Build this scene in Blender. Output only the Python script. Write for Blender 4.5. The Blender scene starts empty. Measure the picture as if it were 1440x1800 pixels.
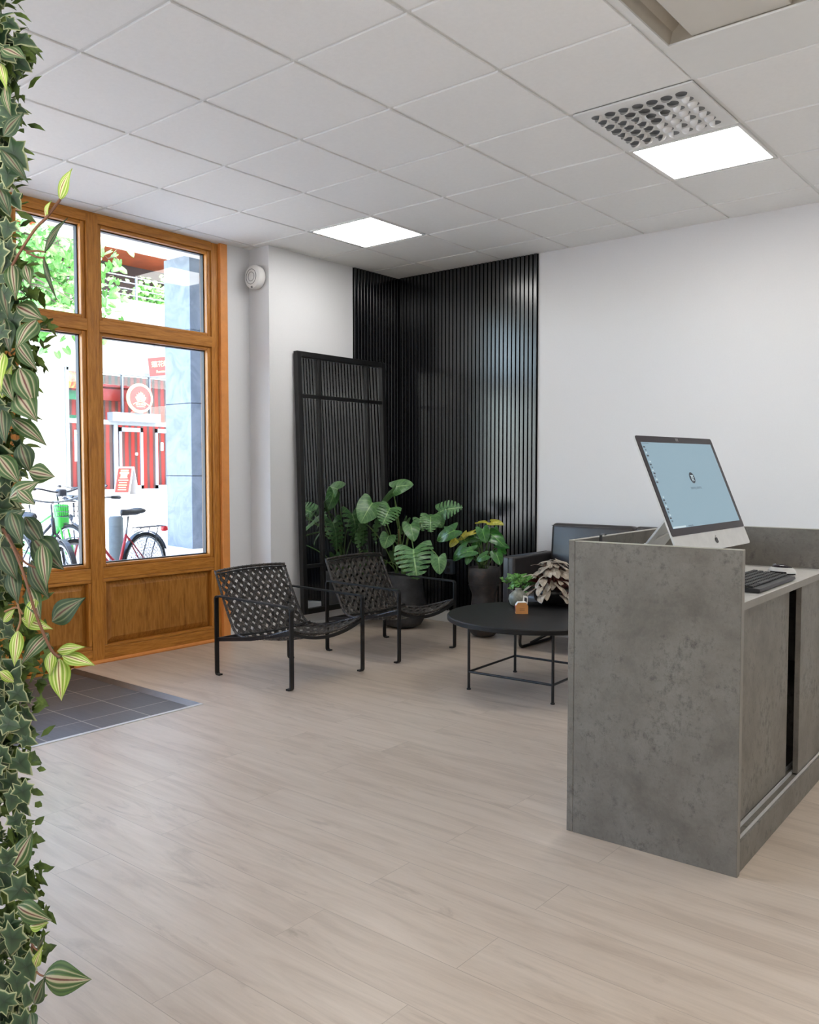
import bpy, bmesh, math, random
from math import sin, cos, pi, radians, sqrt
from mathutils import Vector as V, Matrix, Euler

# ------------------------------------------------------------------ camera, light, exposure
S = bpy.context.scene
col = S.collection
FPX, YAW, PITCH, CAM = 1527.0, radians(39.48), radians(-2.75), V((0, 0, 1.28))
cd = bpy.data.cameras.new('camera'); cam = bpy.data.objects.new('camera', cd); col.objects.link(cam)
cd.sensor_fit = 'HORIZONTAL'; cd.sensor_width = 36; cd.lens = 36 * FPX / 1440; cd.clip_end = 300; cd.clip_start = 0.05
cam.location = CAM; cam.rotation_euler = (pi / 2 + PITCH, 0, YAW)
S.camera = cam
S.view_settings.view_transform = 'Standard'; S.view_settings.look = 'None'
S.view_settings.exposure = 0.88; S.view_settings.gamma = 1.0
try: S.view_settings.use_curve_mapping = False
except Exception: pass
LAMP = 8.8            # radiance of the LED ceiling panels
w = bpy.data.worlds.new('world'); S.world = w; w.use_nodes = True
nt = w.node_tree; bg = nt.nodes['Background']
sky = nt.nodes.new('ShaderNodeTexSky'); sky.sky_type = 'NISHITA'; sky.sun_disc = False
sky.sun_elevation = radians(58); sky.sun_rotation = radians(100); sky.air_density = 1.0; sky.dust_density = 2.0
nt.links.new(sky.outputs[0], bg.inputs[0]); bg.inputs[1].default_value = 1.45
sl = bpy.data.lights.new('sun', 'SUN'); sl.energy = 14.5; sl.angle = radians(0.6); sl.color = (1, .95, .88)
sun = bpy.data.objects.new('sun', sl); col.objects.link(sun)
sun.rotation_euler = V((-.25, -.50, -.80)).to_track_quat('-Z', 'Y').to_euler()
al = bpy.data.lights.new('added_fill_light', 'AREA'); al.shape = 'RECTANGLE'; al.size = 3.5; al.size_y = 3.0; al.energy = 75; al.color = (1, .99, .98)
ao = bpy.data.objects.new('added_fill_light', al); col.objects.link(ao); ao.location = (-.6, -1.6, 1.0); ao.rotation_euler = (pi, 0, 0)   # added fill behind the camera, not a room lamp; brightens the ceiling
S.cycles.max_bounces = 10; S.cycles.transparent_max_bounces = 16; S.cycles.glossy_bounces = 5

# turning measured image points into places on a plane of the room
_cp, _sp = cos(PITCH), sin(PITCH)
_F = V((-sin(YAW) * _cp, cos(YAW) * _cp, _sp)); _R = V((cos(YAW), sin(YAW), 0)); _U = _R.cross(_F)
def ray(x, y): return _R * ((x - 720) / FPX) - _U * ((y - 900) / FPX) + _F
def on_z(x, y, z): d = ray(x, y); return CAM + d * ((z - CAM.z) / d.z)
def on_x(x, y, X): d = ray(x, y); return CAM + d * ((X - CAM.x) / d.x)
def on_y(x, y, Y): d = ray(x, y); return CAM + d * ((Y - CAM.y) / d.y)
def at(x, y, d): return CAM + ray(x, y) * d

# ------------------------------------------------------------------ materials
def lin(c):
    return tuple(((v / 255) / 12.92 if v <= 10 else (((v / 255) + .055) / 1.055) ** 2.4) for v in c) + (1,)
M = {}
class N:
    def __init__(s, name):
        s.m = bpy.data.materials.new(name); s.m.use_nodes = True; s.t = s.m.node_tree
        s.b = s.t.nodes['Principled BSDF']; M[name] = s.m
    def n(s, typ, **kw):
        o = s.t.nodes.new('ShaderNode' + typ)
        for k, v in kw.items():
            if k in ('inp',):
                for a, b in v.items(): o.inputs[a].default_value = b
            else: setattr(o, k, v)
        return o
    def l(s, a, b): s.t.links.new(a, b)
    def coord(s, kind='Object', scale=(1, 1, 1), rot=(0, 0, 0), loc=(0, 0, 0)):
        c = s.n('TexCoord'); m = s.n('Mapping'); m.inputs['Scale'].default_value = scale; m.inputs['Rotation'].default_value = rot
        m.inputs['Location'].default_value = loc
        s.l(c.outputs[kind], m.inputs[0]); return m.outputs[0]
    def noise(s, vec, scale, detail=4, rough=.55, dist=0):
        o = s.n('TexNoise', inp={'Scale': scale, 'Detail': detail, 'Roughness': rough, 'Distortion': dist}); s.l(vec, o.inputs['Vector']); return o.outputs['Fac']
    def ramp(s, fac, stops, interp='LINEAR'):
        o = s.n('ValToRGB'); o.color_ramp.interpolation = interp; e = o.color_ramp.elements
        while len(e) > 1: e.remove(e[-1])
        e[0].position = stops[0][0]; e[0].color = stops[0][1]
        for p, c in stops[1:]: k = e.new(p); k.color = c
        s.l(fac, o.inputs[0]); return o.outputs[0]
    def mix(s, a, b, fac, mode='MIX'):
        o = s.n('MixRGB', blend_type=mode)
        for v, i in ((fac, 0), (a, 1), (b, 2)):
            if hasattr(v, 'links'): s.l(v, o.inputs[i])
            else: o.inputs[i].default_value = v
        return o.outputs[0]
    def math(s, op, a, b=0, c=0):
        o = s.n('Math', operation=op)
        for v, i in ((a, 0), (b, 1), (c, 2)):
            if hasattr(v, 'links'): s.l(v, o.inputs[i])
            else: o.inputs[i].default_value = v
        return o.outputs[0]
    def bump(s, h, strength=.3, dist=.01):
        o = s.n('Bump', inp={'Strength': strength, 'Distance': dist}); s.l(h, o.inputs['Height']); s.l(o.outputs[0], s.b.inputs['Normal'])
    def base(s, c):
        if hasattr(c, 'links'): s.l(c, s.b.inputs['Base Color'])
        else: s.b.inputs['Base Color'].default_value = c
    def set(s, rough=None, metal=None, spec=None, **k):
        if rough is not None: s.b.inputs['Roughness'].default_value = rough
        if metal is not None: s.b.inputs['Metallic'].default_value = metal
        if spec is not None: s.b.inputs['Specular IOR Level'].default_value = spec
        for a, b in k.items(): s.b.inputs[a.replace('_', ' ')].default_value = b
        return s
def plain(name, c, rough=.5, metal=0, spec=.5, var=.06, bump=0, bscale=60, **k):
    n = N(name); v = n.coord(); f = n.noise(v, bscale / 3, 3)
    a = lin(c); lo = tuple(x * (1 - var) for x in a[:3]) + (1,); hi = tuple(min(1, x * (1 + var)) for x in a[:3]) + (1,)
    n.base(n.ramp(f, [(.3, lo), (.7, hi)])); n.set(rough, metal, spec, **k)
    if bump: n.bump(n.noise(v, bscale, 4), bump, .004)
    return n.m
def emis(name, c, strength):
    n = N(name); n.base((0, 0, 0, 1)); n.b.inputs['Emission Color'].default_value = c; n.b.inputs['Emission Strength'].default_value = strength; return n.m

plain('wall_paint', (219, 219, 220), .75, var=.01, bump=.05, bscale=300)
plain('white_trim', (226, 226, 224), .45, var=.01)
plain('ceiling_tile', (236, 236, 234), .85, var=.015, bump=.15, bscale=160)
plain('ceiling_grid', (224, 224, 221), .4, var=.01)
plain('vent_metal', (222, 222, 220), .3, var=.01)
plain('vent_dark', (104, 106, 108), .4)
plain('unit_metal', (205, 201, 192), .5, var=.01)
plain('unit_recess', (190, 182, 168), .5, var=.03)
plain('slat_black', (13, 15, 20), .22, spec=.9, var=.15, bump=0)
plain('felt_black', (6, 6, 7), .95, spec=.1)
plain('black_steel', (17, 17, 18), .42, var=.1, bump=.03)
plain('black_wood', (17, 15, 14), .5, spec=.35, var=.25, bump=.1, bscale=40)
plain('black_plastic', (22, 22, 23), .45)
plain('chrome', (210, 208, 204), .22, 1)
plain('steel', (150, 150, 150), .35, 1)
plain('alu', (206, 206, 204), .38, .25)
plain('white_plastic', (225, 224, 221), .4, var=.01)
plain('grey_plastic', (120, 121, 122), .5)
plain('dark_key', (46, 47, 49), .5)
plain('gasket', (20, 21, 24), .5)
plain('silver_spacer', (198, 190, 168), .4)
plain('soil', (42, 34, 27), .95, var=.4, bump=.6, bscale=90)
plain('ceramic_black', (18, 18, 20), .35)
plain('stem_green', (92, 122, 62), .5, var=.15)
plain('stem_brown', (112, 74, 52), .6, var=.2)
plain('stem_red', (118, 58, 52), .5, var=.2)
plain('bark', (84, 72, 62), .9, var=.3, bump=.6, bscale=30)
plain('label_white', (232, 229, 222), .6, var=.02)
plain('label_dark', (34, 33, 36), .6)
plain('carton', (206, 140, 78), .6, var=.06)
plain('carton_print', (214, 112, 88), .6, var=.35)
plain('carton_blue', (58, 74, 96), .6, var=.2)
plain('rubber', (24, 24, 25), .8)
plain('red_paint', (168, 36, 44), .35)
plain('bike_black', (34, 36, 44), .35)
plain('bike_green', (66, 190, 70), .4)
plain('bike_white', (206, 208, 206), .4)
plain('bollard', (96, 104, 106), .6)
plain('red_light', (200, 30, 34), .25)
plain('facade_paint', (134, 130, 122), .9, var=.03)
plain('facade_white', (160, 158, 154), .9, var=.02)
plain('soffit', (214, 212, 206), .9, var=.03)
plain('frame_white', (100, 108, 114), .5)
plain('shop_dark', (70, 60, 58), .8, var=.3)
plain('copper_panel', (196, 104, 62), .45, var=.2, bscale=4)
plain('terrace_wall', (70, 64, 66), .8)
plain('sign_red', (150, 34, 26), .5, var=.05)
plain('sign_cream', (184, 160, 116), .5, var=.03)
plain('poster_blue', (96, 122, 138), .6, var=.2)
plain('poster_yellow', (240, 226, 90), .6)
plain('turf_green', (60, 128, 88), .8, var=.3)
emis('led', (1, .985, .955, 1), LAMP)
emis('screen', lin((142, 170, 184)), .50)
emis('screen_dark', lin((38, 46, 60)), .45)
emis('screen_text', lin((96, 116, 130)), .4)
emis('screen_light', lin((206, 224, 230)), .5)

n = N('mirror_glass'); n.base(lin((222, 226, 226))); n.set(.02, 1.0)
n = N('black_gloss'); n.base(lin((30, 20, 30))); n.set(.12, 0, .25)

# window glass: thin pane, mostly clear with a fresnel reflection
n = N('glass'); t = n.t; t.nodes.remove(n.b)
o = t.nodes['Material Output']; tr = n.n('BsdfTransparent'); gl = n.n('BsdfGlossy', inp={'Roughness': 0.0}); fr = n.n('Fresnel', inp={'IOR': 1.5})
mx = n.n('MixShader'); tr.inputs[0].default_value = (.95, .97, .965, 1)
n.l(fr.outputs[0], mx.inputs[0]); n.l(tr.outputs[0], mx.inputs[1]); n.l(gl.outputs[0], mx.inputs[2]); n.l(mx.outputs[0], o.inputs[0])

# oak, grain along a chosen axis
def oak(name, sc, dark=1.0):
    n = N(name); v = n.coord(scale=sc); f = n.noise(v, 3.2, 5, .6, 1.2); g = n.noise(v, 14, 3, .6, .3)
    a = n.ramp(f, [(.28, lin((142 * dark, 84 * dark, 22 * dark))), (.5, lin((186 * dark, 120 * dark, 42 * dark))), (.72, lin((208 * dark, 142 * dark, 60 * dark)))])
    c = n.mix(a, n.ramp(g, [(.35, lin((142, 86, 28))), (.6, lin((222, 160, 84)))]), .25)
    n.base(c); n.set(.38, spec=.4); n.bump(g, .08, .002)
oak('oak_z', (9, 9, .8)); oak('oak_y', (9, .8, 9)); oak('oak_panel', (5, 5, .7), .86)
plain('casing_wood', (226, 148, 76), .45, var=.06)

# laminate planks running along x
n = N('floor_planks'); v = n.coord()
br = n.n('TexBrick', offset=.37, offset_frequency=2, squash=1, inp={'Color1': (0.0, 0, 0, 1), 'Color2': (1, 1, 1, 1), 'Mortar': (.5, .5, .5, 1), 'Scale': 1, 'Mortar Size': .0012, 'Mortar Smooth': .2, 'Bias': 0, 'Brick Width': 1.29, 'Row Height': .195})
n.l(v, br.inputs['Vector'])
off = n.mix(v, br.outputs['Color'], 1.0, 'ADD')
vm = n.n('VectorMath', operation='MULTIPLY_ADD'); n.l(br.outputs['Color'], vm.inputs[0]); vm.inputs[1].default_value = (7, 13, 5); n.l(v, vm.inputs[2])
mp = n.n('Mapping'); mp.inputs['Scale'].default_value = (1.1, 9, 1); n.l(vm.outputs[0], mp.inputs[0])
g1 = n.noise(mp.outputs[0], 1.5, 8, .62, .9)
mp2 = n.n('Mapping'); mp2.inputs['Scale'].default_value = (3, 60, 1); n.l(vm.outputs[0], mp2.inputs[0])
g2 = n.noise(mp2.outputs[0], 1.5, 5, .7, .2)
mp3 = n.n('Mapping'); mp3.inputs['Scale'].default_value = (1.6, 6, 1); n.l(vm.outputs[0], mp3.inputs[0])
g3 = n.noise(mp3.outputs[0], 1.1, 5, .65, 1.6)
c = n.ramp(g1, [(.28, lin((182, 165, 148))), (.5, lin((202, 186, 169))), (.74, lin((212, 197, 181)))])
c = n.mix(c, lin((138, 121, 104)), n.math('MULTIPLY', n.ramp(g3, [(.60, (0, 0, 0, 1)), (.78, (1, 1, 1, 1))]), .6))
c = n.mix(c, n.ramp(g2, [(.3, (.87, .86, .85, 1)), (.6, (1, 1, 1, 1))]), .6, 'MULTIPLY')
c = n.mix(c, n.ramp(br.outputs['Color'], [(0, (.93, .925, .92, 1)), (1, (1.0, 1.0, 1.0, 1))]), .8, 'MULTIPLY')
c = n.mix(c, lin((120, 106, 94)), n.math('MULTIPLY', br.outputs['Fac'], .42))
n.base(c); n.set(.34, spec=.55); n.bump(n.math('ADD', g2, n.math('MULTIPLY', br.outputs['Fac'], -2)), .06, .002)

# dark tiles of the entrance mat zone
n = N('mat_tiles'); v = n.coord(loc=(.12, .058, 0))
br = n.n('TexBrick', offset=0, offset_frequency=2, inp={'Color1': lin((78, 79, 82)), 'Color2': lin((92, 92, 94)), 'Mortar': lin((168, 162, 152)), 'Scale': 1, 'Mortar Size': .003, 'Brick Width': .285, 'Row Height': .285})
n.l(n.coord(loc=(.13, -.06, 0)), br.inputs['Vector'])
g = n.noise(n.coord(scale=(1, 12, 1)), 6, 5)
n.base(n.mix(br.outputs['Color'], n.ramp(g, [(.3, (.85, .85, .85, 1)), (.7, (1.1, 1.1, 1.1, 1))]), 1, 'MULTIPLY')); n.set(.42, spec=.5)

# concrete-look laminate
n = N('concrete'); v = n.coord(); a = n.noise(v, 3.4, 9, .68, .2); b_ = n.noise(n.coord(scale=(1, 1, .8)), 30, 10, .82); d = n.noise(v, 110, 8, .8)
c = n.ramp(a, [(.3, lin((92, 87, 80))), (.5, lin((117, 112, 104))), (.7, lin((132, 128, 120)))])
c = n.mix(c, lin((58, 54, 50)), n.ramp(n.math('MULTIPLY', b_, n.math('ADD', a, .5)), [(.52, (0, 0, 0, 1)), (.72, (.8, .8, .8, 1))]))
c = n.mix(c, n.ramp(d, [(.3, (.84, .84, .84, 1)), (.65, (1.06, 1.06, 1.06, 1))]), .8, 'MULTIPLY')
n.base(c); n.set(.5, spec=.35)
plain('concrete_top_lit', (206, 203, 197), .32, var=.08, bscale=200)  # paler copy of the concrete: reflected light painted into the worktop
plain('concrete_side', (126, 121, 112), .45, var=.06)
plain('seam_grey', (62, 60, 60), .5)
plain('socket_dark', (44, 52, 60), .4)
plain('tan_stem', (150, 112, 80), .6)
plain('ramp_metal', (120, 112, 104), .45, .8)
plain('concrete_edge_lit', (176, 172, 160), .4, var=.04)  # pale panel tops: the light reflected there is put into the colour

# raku-like dark planter, leather
n = N('planter_dark'); v = n.coord(); a = n.noise(v, 9, 6, .7); n.base(n.ramp(a, [(.3, lin((30, 31, 34))), (.55, lin((56, 56, 58))), (.75, lin((84, 82, 80)))])); n.set(.6); n.bump(a, .35, .004)
n = N('planter_brown'); v = n.coord(); a = n.noise(v, 7, 6, .7); n.base(n.ramp(a, [(.3, lin((38, 38, 42))), (.55, lin((60, 56, 55))), (.75, lin((96, 76, 64)))])); n.set(.5); n.bump(a, .35, .004)
n = N('leather'); v = n.coord(); a = n.noise(v, 4, 4, .6); f = n.n('TexVoronoi', inp={'Scale': 240}); n.l(v, f.inputs['Vector'])
n.base(n.ramp(a, [(.3, lin((28, 26, 27))), (.7, lin((50, 46, 46)))])); n.set(.36, spec=.55); n.bump(f.outputs[0], .12, .001)
n = N('vase_glaze'); v = n.coord(); a = n.noise(v, 40, 5, .7); n.base(n.ramp(a, [(.3, lin((92, 94, 84))), (.7, lin((140, 140, 126)))])); n.set(.4)
# cane
n = N('cane'); v = n.coord('UV', (1, 1, 1)); wv = n.noise(n.coord('Object'), 70, 3)
n.base(n.ramp(wv, [(.3, lin((16, 15, 15))), (.55, lin((50, 45, 41))), (.72, lin((118, 107, 96)))])); n.set(.36, spec=.6)

# leaves ------------------------------------------------------------
def leafmat(name, dark, light, vein, rough=.38, back=None, veins=9, vw=.5):
    n = N(name); uv = n.n('TexCoord').outputs['UV']; sp = n.n('SeparateXYZ'); n.l(uv, sp.inputs[0])
    a = n.math('ABSOLUTE', n.math('SUBTRACT', sp.outputs[0], .5))      # 0 at midrib .. .5 at margin
    f = n.noise(n.coord(), 30, 4); c = n.ramp(f, [(.3, lin(dark)), (.7, lin(light))])
    mid = n.ramp(a, [(.008, (1, 1, 1, 1)), (.03, (0, 0, 0, 1))])
    side = n.math('SINE', n.math('MULTIPLY', n.math('SUBTRACT', sp.outputs[1], n.math('MULTIPLY', a, .5)), veins * 2 * pi))
    side = n.ramp(side, [(.93, (0, 0, 0, 1)), (1.0, (vw, vw, vw, 1))])
    c = n.mix(c, lin(vein), mid); c = n.mix(c, lin(vein), side)
    if back:
        g = n.n('NewGeometry'); c = n.mix(c, lin(back), g.outputs['Backfacing'])
    n.base(c); n.set(rough, spec=.5); n.b.inputs['Subsurface Weight'].default_value = 0
    n.b.inputs['Transmission Weight'].default_value = 0
leafmat('monstera_leaf', (44, 86, 44), (86, 128, 72), (140, 172, 112), back=(96, 134, 84), veins=7)
leafmat('anthurium_leaf', (26, 72, 26), (50, 106, 38), (110, 160, 74), rough=.28, veins=5, vw=.3)
leafmat('yellow_leaf', (112, 122, 30), (176, 166, 54), (206, 180, 96), rough=.3, veins=5)
leafmat('ivy_green_leaf', (44, 96, 28), (84, 144, 46), (140, 190, 90), veins=4)
leafmat('begonia_leaf', (126, 116, 102), (180, 168, 150), (96, 60, 54), back=(92, 30, 28), veins=6, vw=.8)
leafmat('tree_leaf', (66, 124, 44), (100, 156, 70), (130, 176, 96), rough=.5, veins=5)
leafmat('grass_leaf', (38, 88, 34), (70, 122, 48), (90, 140, 70), veins=1)
def stripemat(name, g1, g2, w1, pink, amt):
    n = N(name); uv = n.n('TexCoord').outputs['UV']; sp = n.n('SeparateXYZ'); n.l(uv, sp.inputs[0])
    a = n.math('ABSOLUTE', n.math('SUBTRACT', sp.outputs[0], .5))
    a = n.math('ADD', a, n.math('MULTIPLY', n.math('SUBTRACT', n.noise(n.coord(scale=(1, 1, 1)), 26, 2), .5), .05))
    G1, G2, W, P = lin(g1), lin(g2), lin(w1), lin(pink)
    c = n.ramp(a, [(0, P), (.02, P), (.045, W), (.10, W), (.13, G2), (.19, G1), (.23, G2), (.26, W), (.30, G2), (.37, G1), (.44, G2), (.5, G1)])
    c = n.mix(lin(g1), c, amt)
    n.base(c); n.set(.4, spec=.4)
stripemat('striped_leaf', (40, 68, 34), (78, 104, 54), (168, 160, 134), (98, 50, 48), .84)
stripemat('striped_dark_leaf', (28, 50, 30), (52, 78, 42), (116, 120, 92), (84, 48, 42), .8)
stripemat('lime_leaf', (110, 148, 40), (166, 186, 84), (214, 212, 160), (128, 84, 52), .95)
n = N('ivy_leaf'); uv = n.n('TexCoord').outputs['UV']; sp = n.n('SeparateXYZ'); n.l(uv, sp.inputs[0])
f = n.noise(n.coord(), 40, 4); r_ = n.math('ADD', sp.outputs[0], n.math('MULTIPLY', n.math('SUBTRACT', f, .5), .4))
n.base(n.ramp(r_, [(0, lin((24, 46, 28))), (.5, lin((40, 66, 40))), (.82, lin((54, 80, 50))), (.94, lin((158, 164, 124)))])); n.set(.45)
n = N('moss_leaf'); f = n.noise(n.coord(), 50, 4); n.base(n.ramp(f, [(.3, lin((40, 62, 22))), (.7, lin((104, 128, 48)))])); n.set(.6)

# street surfaces
n = N('street_paving'); v = n.coord()
br = n.n('TexBrick', offset=.5, inp={'Color1': lin((214, 211, 206)), 'Color2': lin((226, 222, 216)), 'Mortar': lin((150, 152, 158)), 'Scale': 1, 'Mortar Size': .012, 'Brick Width': .5, 'Row Height': .25}); n.l(v, br.inputs['Vector'])
n.base(br.outputs['Color']); n.set(.8)
n = N('marble_column'); v = n.coord(); a = n.noise(v, 2.2, 8, .7, 1.5); n.base(n.ramp(a, [(.35, lin((84, 94, 106))), (.6, lin((108, 117, 128)))])); n.set(.5)
n = N('red_slats'); v = n.coord(); wv = n.n('TexWave', wave_type='BANDS', bands_direction='Y', inp={'Scale': 1.25, 'Distortion': .6, 'Detail': 1}); n.l(v, wv.inputs['Vector'])
n.base(n.ramp(wv.outputs['Fac'], [(.2, lin((92, 68, 62))), (.45, lin((150, 34, 28))), (.8, lin((176, 50, 38)))])); n.set(.6)
n = N('floral_print'); a = n.noise(n.coord(), 3.5, 6, .7, 1); n.base(n.ramp(a, [(.38, lin((190, 40, 24))), (.5, lin((226, 96, 40))), (.6, lin((240, 190, 90))), (.7, lin((250, 236, 200)))])); n.set(.6)

# ------------------------------------------------------------------ mesh helpers
def tag(o, label=None, cat=None, group=None, kind=None):
    if label: o['label'] = label
    if cat: o['category'] = cat
    if group: o['group'] = group
    if kind: o['kind'] = kind
    return o
def thing(name, label, cat, loc=(0, 0, 0), rz=0, group=None, kind=None):
    o = bpy.data.objects.new(name, None); o.empty_display_size = .05; col.objects.link(o); o.location = loc; o.rotation_euler = (0, 0, rz)
    return tag(o, label, cat, group, kind)
def obj(name, bm, mats, parent=None, smooth=False, local=True, angle=None):
    me = bpy.data.meshes.new(name); bm.to_mesh(me); bm.free()
    for m in (mats if isinstance(mats, (list, tuple)) else [mats]): me.materials.append(M[m])
    if smooth:
        for p in me.polygons: p.use_smooth = True
        if angle:
            try: me.set_sharp_from_angle(angle=angle)
            except Exception: pass
    o = bpy.data.objects.new(name, me); col.objects.link(o)
    if parent is not None:
        o.parent = parent
        if not local:
            o.matrix_parent_inverse = (Matrix.Translation(parent.location) @ parent.rotation_euler.to_matrix().to_4x4()).inverted() if parent.parent is None else Matrix.Identity(4)
    return o
def B():
    b = bmesh.new(); b.loops.layers.uv.new('uv'); return b
def box(bm, lo, hi, mi=0, bev=0, seg=2, mat=None):
    lo, hi = V(lo), V(hi); c = (lo + hi) / 2; s = hi - lo
    r = bmesh.ops.create_cube(bm, size=1, matrix=Matrix.Translation(c) @ Matrix.Diagonal((abs(s.x), abs(s.y), abs(s.z), 1)))
    vs = r['verts']; fs = list({f for v in vs for f in v.link_faces})
    for f in fs: f.material_index = mi
    if bev:
        es = list({e for v in vs for e in v.link_edges})
        r2 = bmesh.ops.bevel(bm, geom=es, offset=bev, segments=seg, profile=.5, affect='EDGES')
        vs = list({v for f in r2['faces'] for v in f.verts} | {v for v in vs if v.is_valid})
        for v in vs:
            for f in v.link_faces: f.material_index = mi
    if mat is not None: bmesh.ops.transform(bm, matrix=mat, verts=vs)
    return vs
def quad(bm, a, b, c, d, mi=0):
    f = bm.faces.new([bm.verts.new(p) for p in (a, b, c, d)]); f.material_index = mi; return f
def tube(bm, pts, r, n=8, mi=0, cap=True, closed=False, flat=None):
    """sweep a circle (or a flat w x t bar: flat=(w, t, widthdir)) along pts; r may be a list"""
    pts = [V(p) for p in pts]; rings = []; N_ = len(pts)
    up = None
    for i, p in enumerate(pts):
        if closed: t = pts[(i + 1) % N_] - pts[i - 1]
        else: t = pts[min(i + 1, N_ - 1)] - pts[max(i - 1, 0)]
        if t.length < 1e-9: t = V((0, 0, 1))
        t.normalize()
        if flat:
            wd = V(flat[2]).normalized(); nn = t.cross(wd).normalized()
            hw, ht = flat[0] / 2, flat[1] / 2
            ring = [bm.verts.new(p + wd * a * hw + nn * b * ht) for a, b in ((-1, -1), (1, -1), (1, 1), (-1, 1))]
        else:
            if up is None:
                up = t.orthogonal().normalized()
            up = (up - t * up.dot(t))
            if up.length < 1e-6: up = t.orthogonal()
            up.normalize(); sd = t.cross(up); rr = r[i] if isinstance(r, (list, tuple)) else r
            ring = [bm.verts.new(p + (up * cos(2 * pi * k / n) + sd * sin(2 * pi * k / n)) * rr) for k in range(n)]
        rings.append(ring)
    m = len(rings[0])
    for i in range(N_ if closed else N_ - 1):
        a, b = rings[i], rings[(i + 1) % N_]
        for k in range(m):
            f = bm.faces.new((a[k], a[(k + 1) % m], b[(k + 1) % m], b[k])); f.material_index = mi
    if cap and not closed:
        bm.faces.new(rings[0][::-1]).material_index = mi; bm.faces.new(rings[-1]).material_index = mi
def bez(p0, p1, p2, n=8):
    p0, p1, p2 = V(p0), V(p1), V(p2)
    return [p0 * (1 - t) ** 2 + p1 * 2 * t * (1 - t) + p2 * t * t for t in [i / n for i in range(n + 1)]]
def rounded(pts, r=.03, n=5):
    pts = [V(p) for p in pts]; out = [pts[0]]
    for i in range(1, len(pts) - 1):
        a, b, c = pts[i - 1], pts[i], pts[i + 1]; da = (a - b); db = (c - b); q = min(r, da.length * .49, db.length * .49)
        out += bez(b + da.normalized() * q, b, b + db.normalized() * q, n)
    return out + [pts[-1]]
def lathe(bm, prof, c=(0, 0, 0), n=32, mi=0, axis='Z', captop=False):
    c = V(c); rings = []
    for r, z in prof:
        ring = []
        for k in range(n):
            a = 2 * pi * k / n
            q = V((r * cos(a), r * sin(a), z)) if axis == 'Z' else (V((z, r * cos(a), r * sin(a))) if axis == 'X' else V((r * sin(a), z, r * cos(a))))
            ring.append(bm.verts.new(c + q))
        rings.append(ring)
    for a, b in zip(rings, rings[1:]):
        for k in range(n): bm.faces.new((a[k], a[(k + 1) % n], b[(k + 1) % n], b[k])).material_index = mi
    bm.faces.new(rings[0][::-1]).material_index = mi; bm.faces.new(rings[-1]).material_index = mi
def prism(bm, pts, d, mi=0):
    """closed outline pts extruded by vector d"""
    d = V(d); a = [bm.verts.new(V(p)) for p in pts]; b = [bm.verts.new(V(p) + d) for p in pts]; n = len(a)
    bm.faces.new(a[::-1]).material_index = mi; bm.faces.new(b).material_index = mi
    for i in range(n): bm.faces.new((a[i], a[(i + 1) % n], b[(i + 1) % n], b[i])).material_index = mi
def clean(bm):
    bmesh.ops.recalc_face_normals(bm, faces=bm.faces[:]); return bm

# a leaf as a curved sheet: base, tip, facing direction, width; UV x across, y along
def leaf(bm, base, tip, face, wid, kind='lens', droop=.12, fold=.18, rnd=None, nu=3, nv=9, mi=0, split=False):
    rnd = rnd or random; uvl = bm.loops.layers.uv.active
    base, tip = V(base), V(tip); d = tip - base; L = d.length; d.normalize(); n_ = V(face); n_ = n_ - d * n_.dot(d)
    if n_.length < 1e-4: n_ = d.orthogonal()
    n_.normalize(); s = d.cross(n_)
    K = 7
    if split: nv = 3 * K + 2
    def vv(j, a):      # rows bunch up in pairs that open into slits towards the margin
        k, m = divmod(j, 3); g = .52 * max(0, (a - .26) / .74) ** .7 if 0 < k < K + 1 else 0
        return min(1, max(0, (k + (g * .5 if m == 0 else (1 - g * .5 if m == 2 else .5))) / (K + 1)))
    grid = []
    for j in range(nv + 1):
        v = j / nv; row = []
        if kind == 'lens': wv = sin(pi * min(1, v ** .72)) ** 1.1
        elif kind == 'heart': wv = 1.06 * sqrt(max(0, 1 - v)) * (.72 + .55 * v * (1 - v) * 2)
        elif kind == 'blade': wv = (1 - v) ** .5 * min(1, .4 + v * 3)
        for i in range(-nu, nu + 1):
            u = i / nu; a = abs(u); y = v
            if split: v = vv(j, a); y = v + .16 * a * (1 - v)
            if kind == 'heart': y = v - .26 * sin(pi * min(1, a * .62)) * (1 - v) ** 2.5 + .10 * a * v * (1 - v) * 4 * .4
            x = u * wid / 2 * wv
            z = -fold * a * wid * .5 * wv + L * droop * (sin(pi * v)) + (.02 * L * sin(7 * v + 3 * u) if kind != 'blade' else 0)
            row.append((bm.verts.new(base + d * (y * L) + s * x + n_ * z), (.5 + u * .5, v)))
        grid.append(row)
    for j in range(nv):
        for i in range(2 * nu):
            if split and j % 3 == 2 and abs((i + .5) - nu) / nu > .26: continue
            q = [grid[j][i], grid[j][i + 1], grid[j + 1][i + 1], grid[j + 1][i]]
            f = bm.faces.new([k[0] for k in q]); f.material_index = mi; f.smooth = True
            for lp, k in zip(f.loops, q): lp[uvl].uv = k[1]
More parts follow.
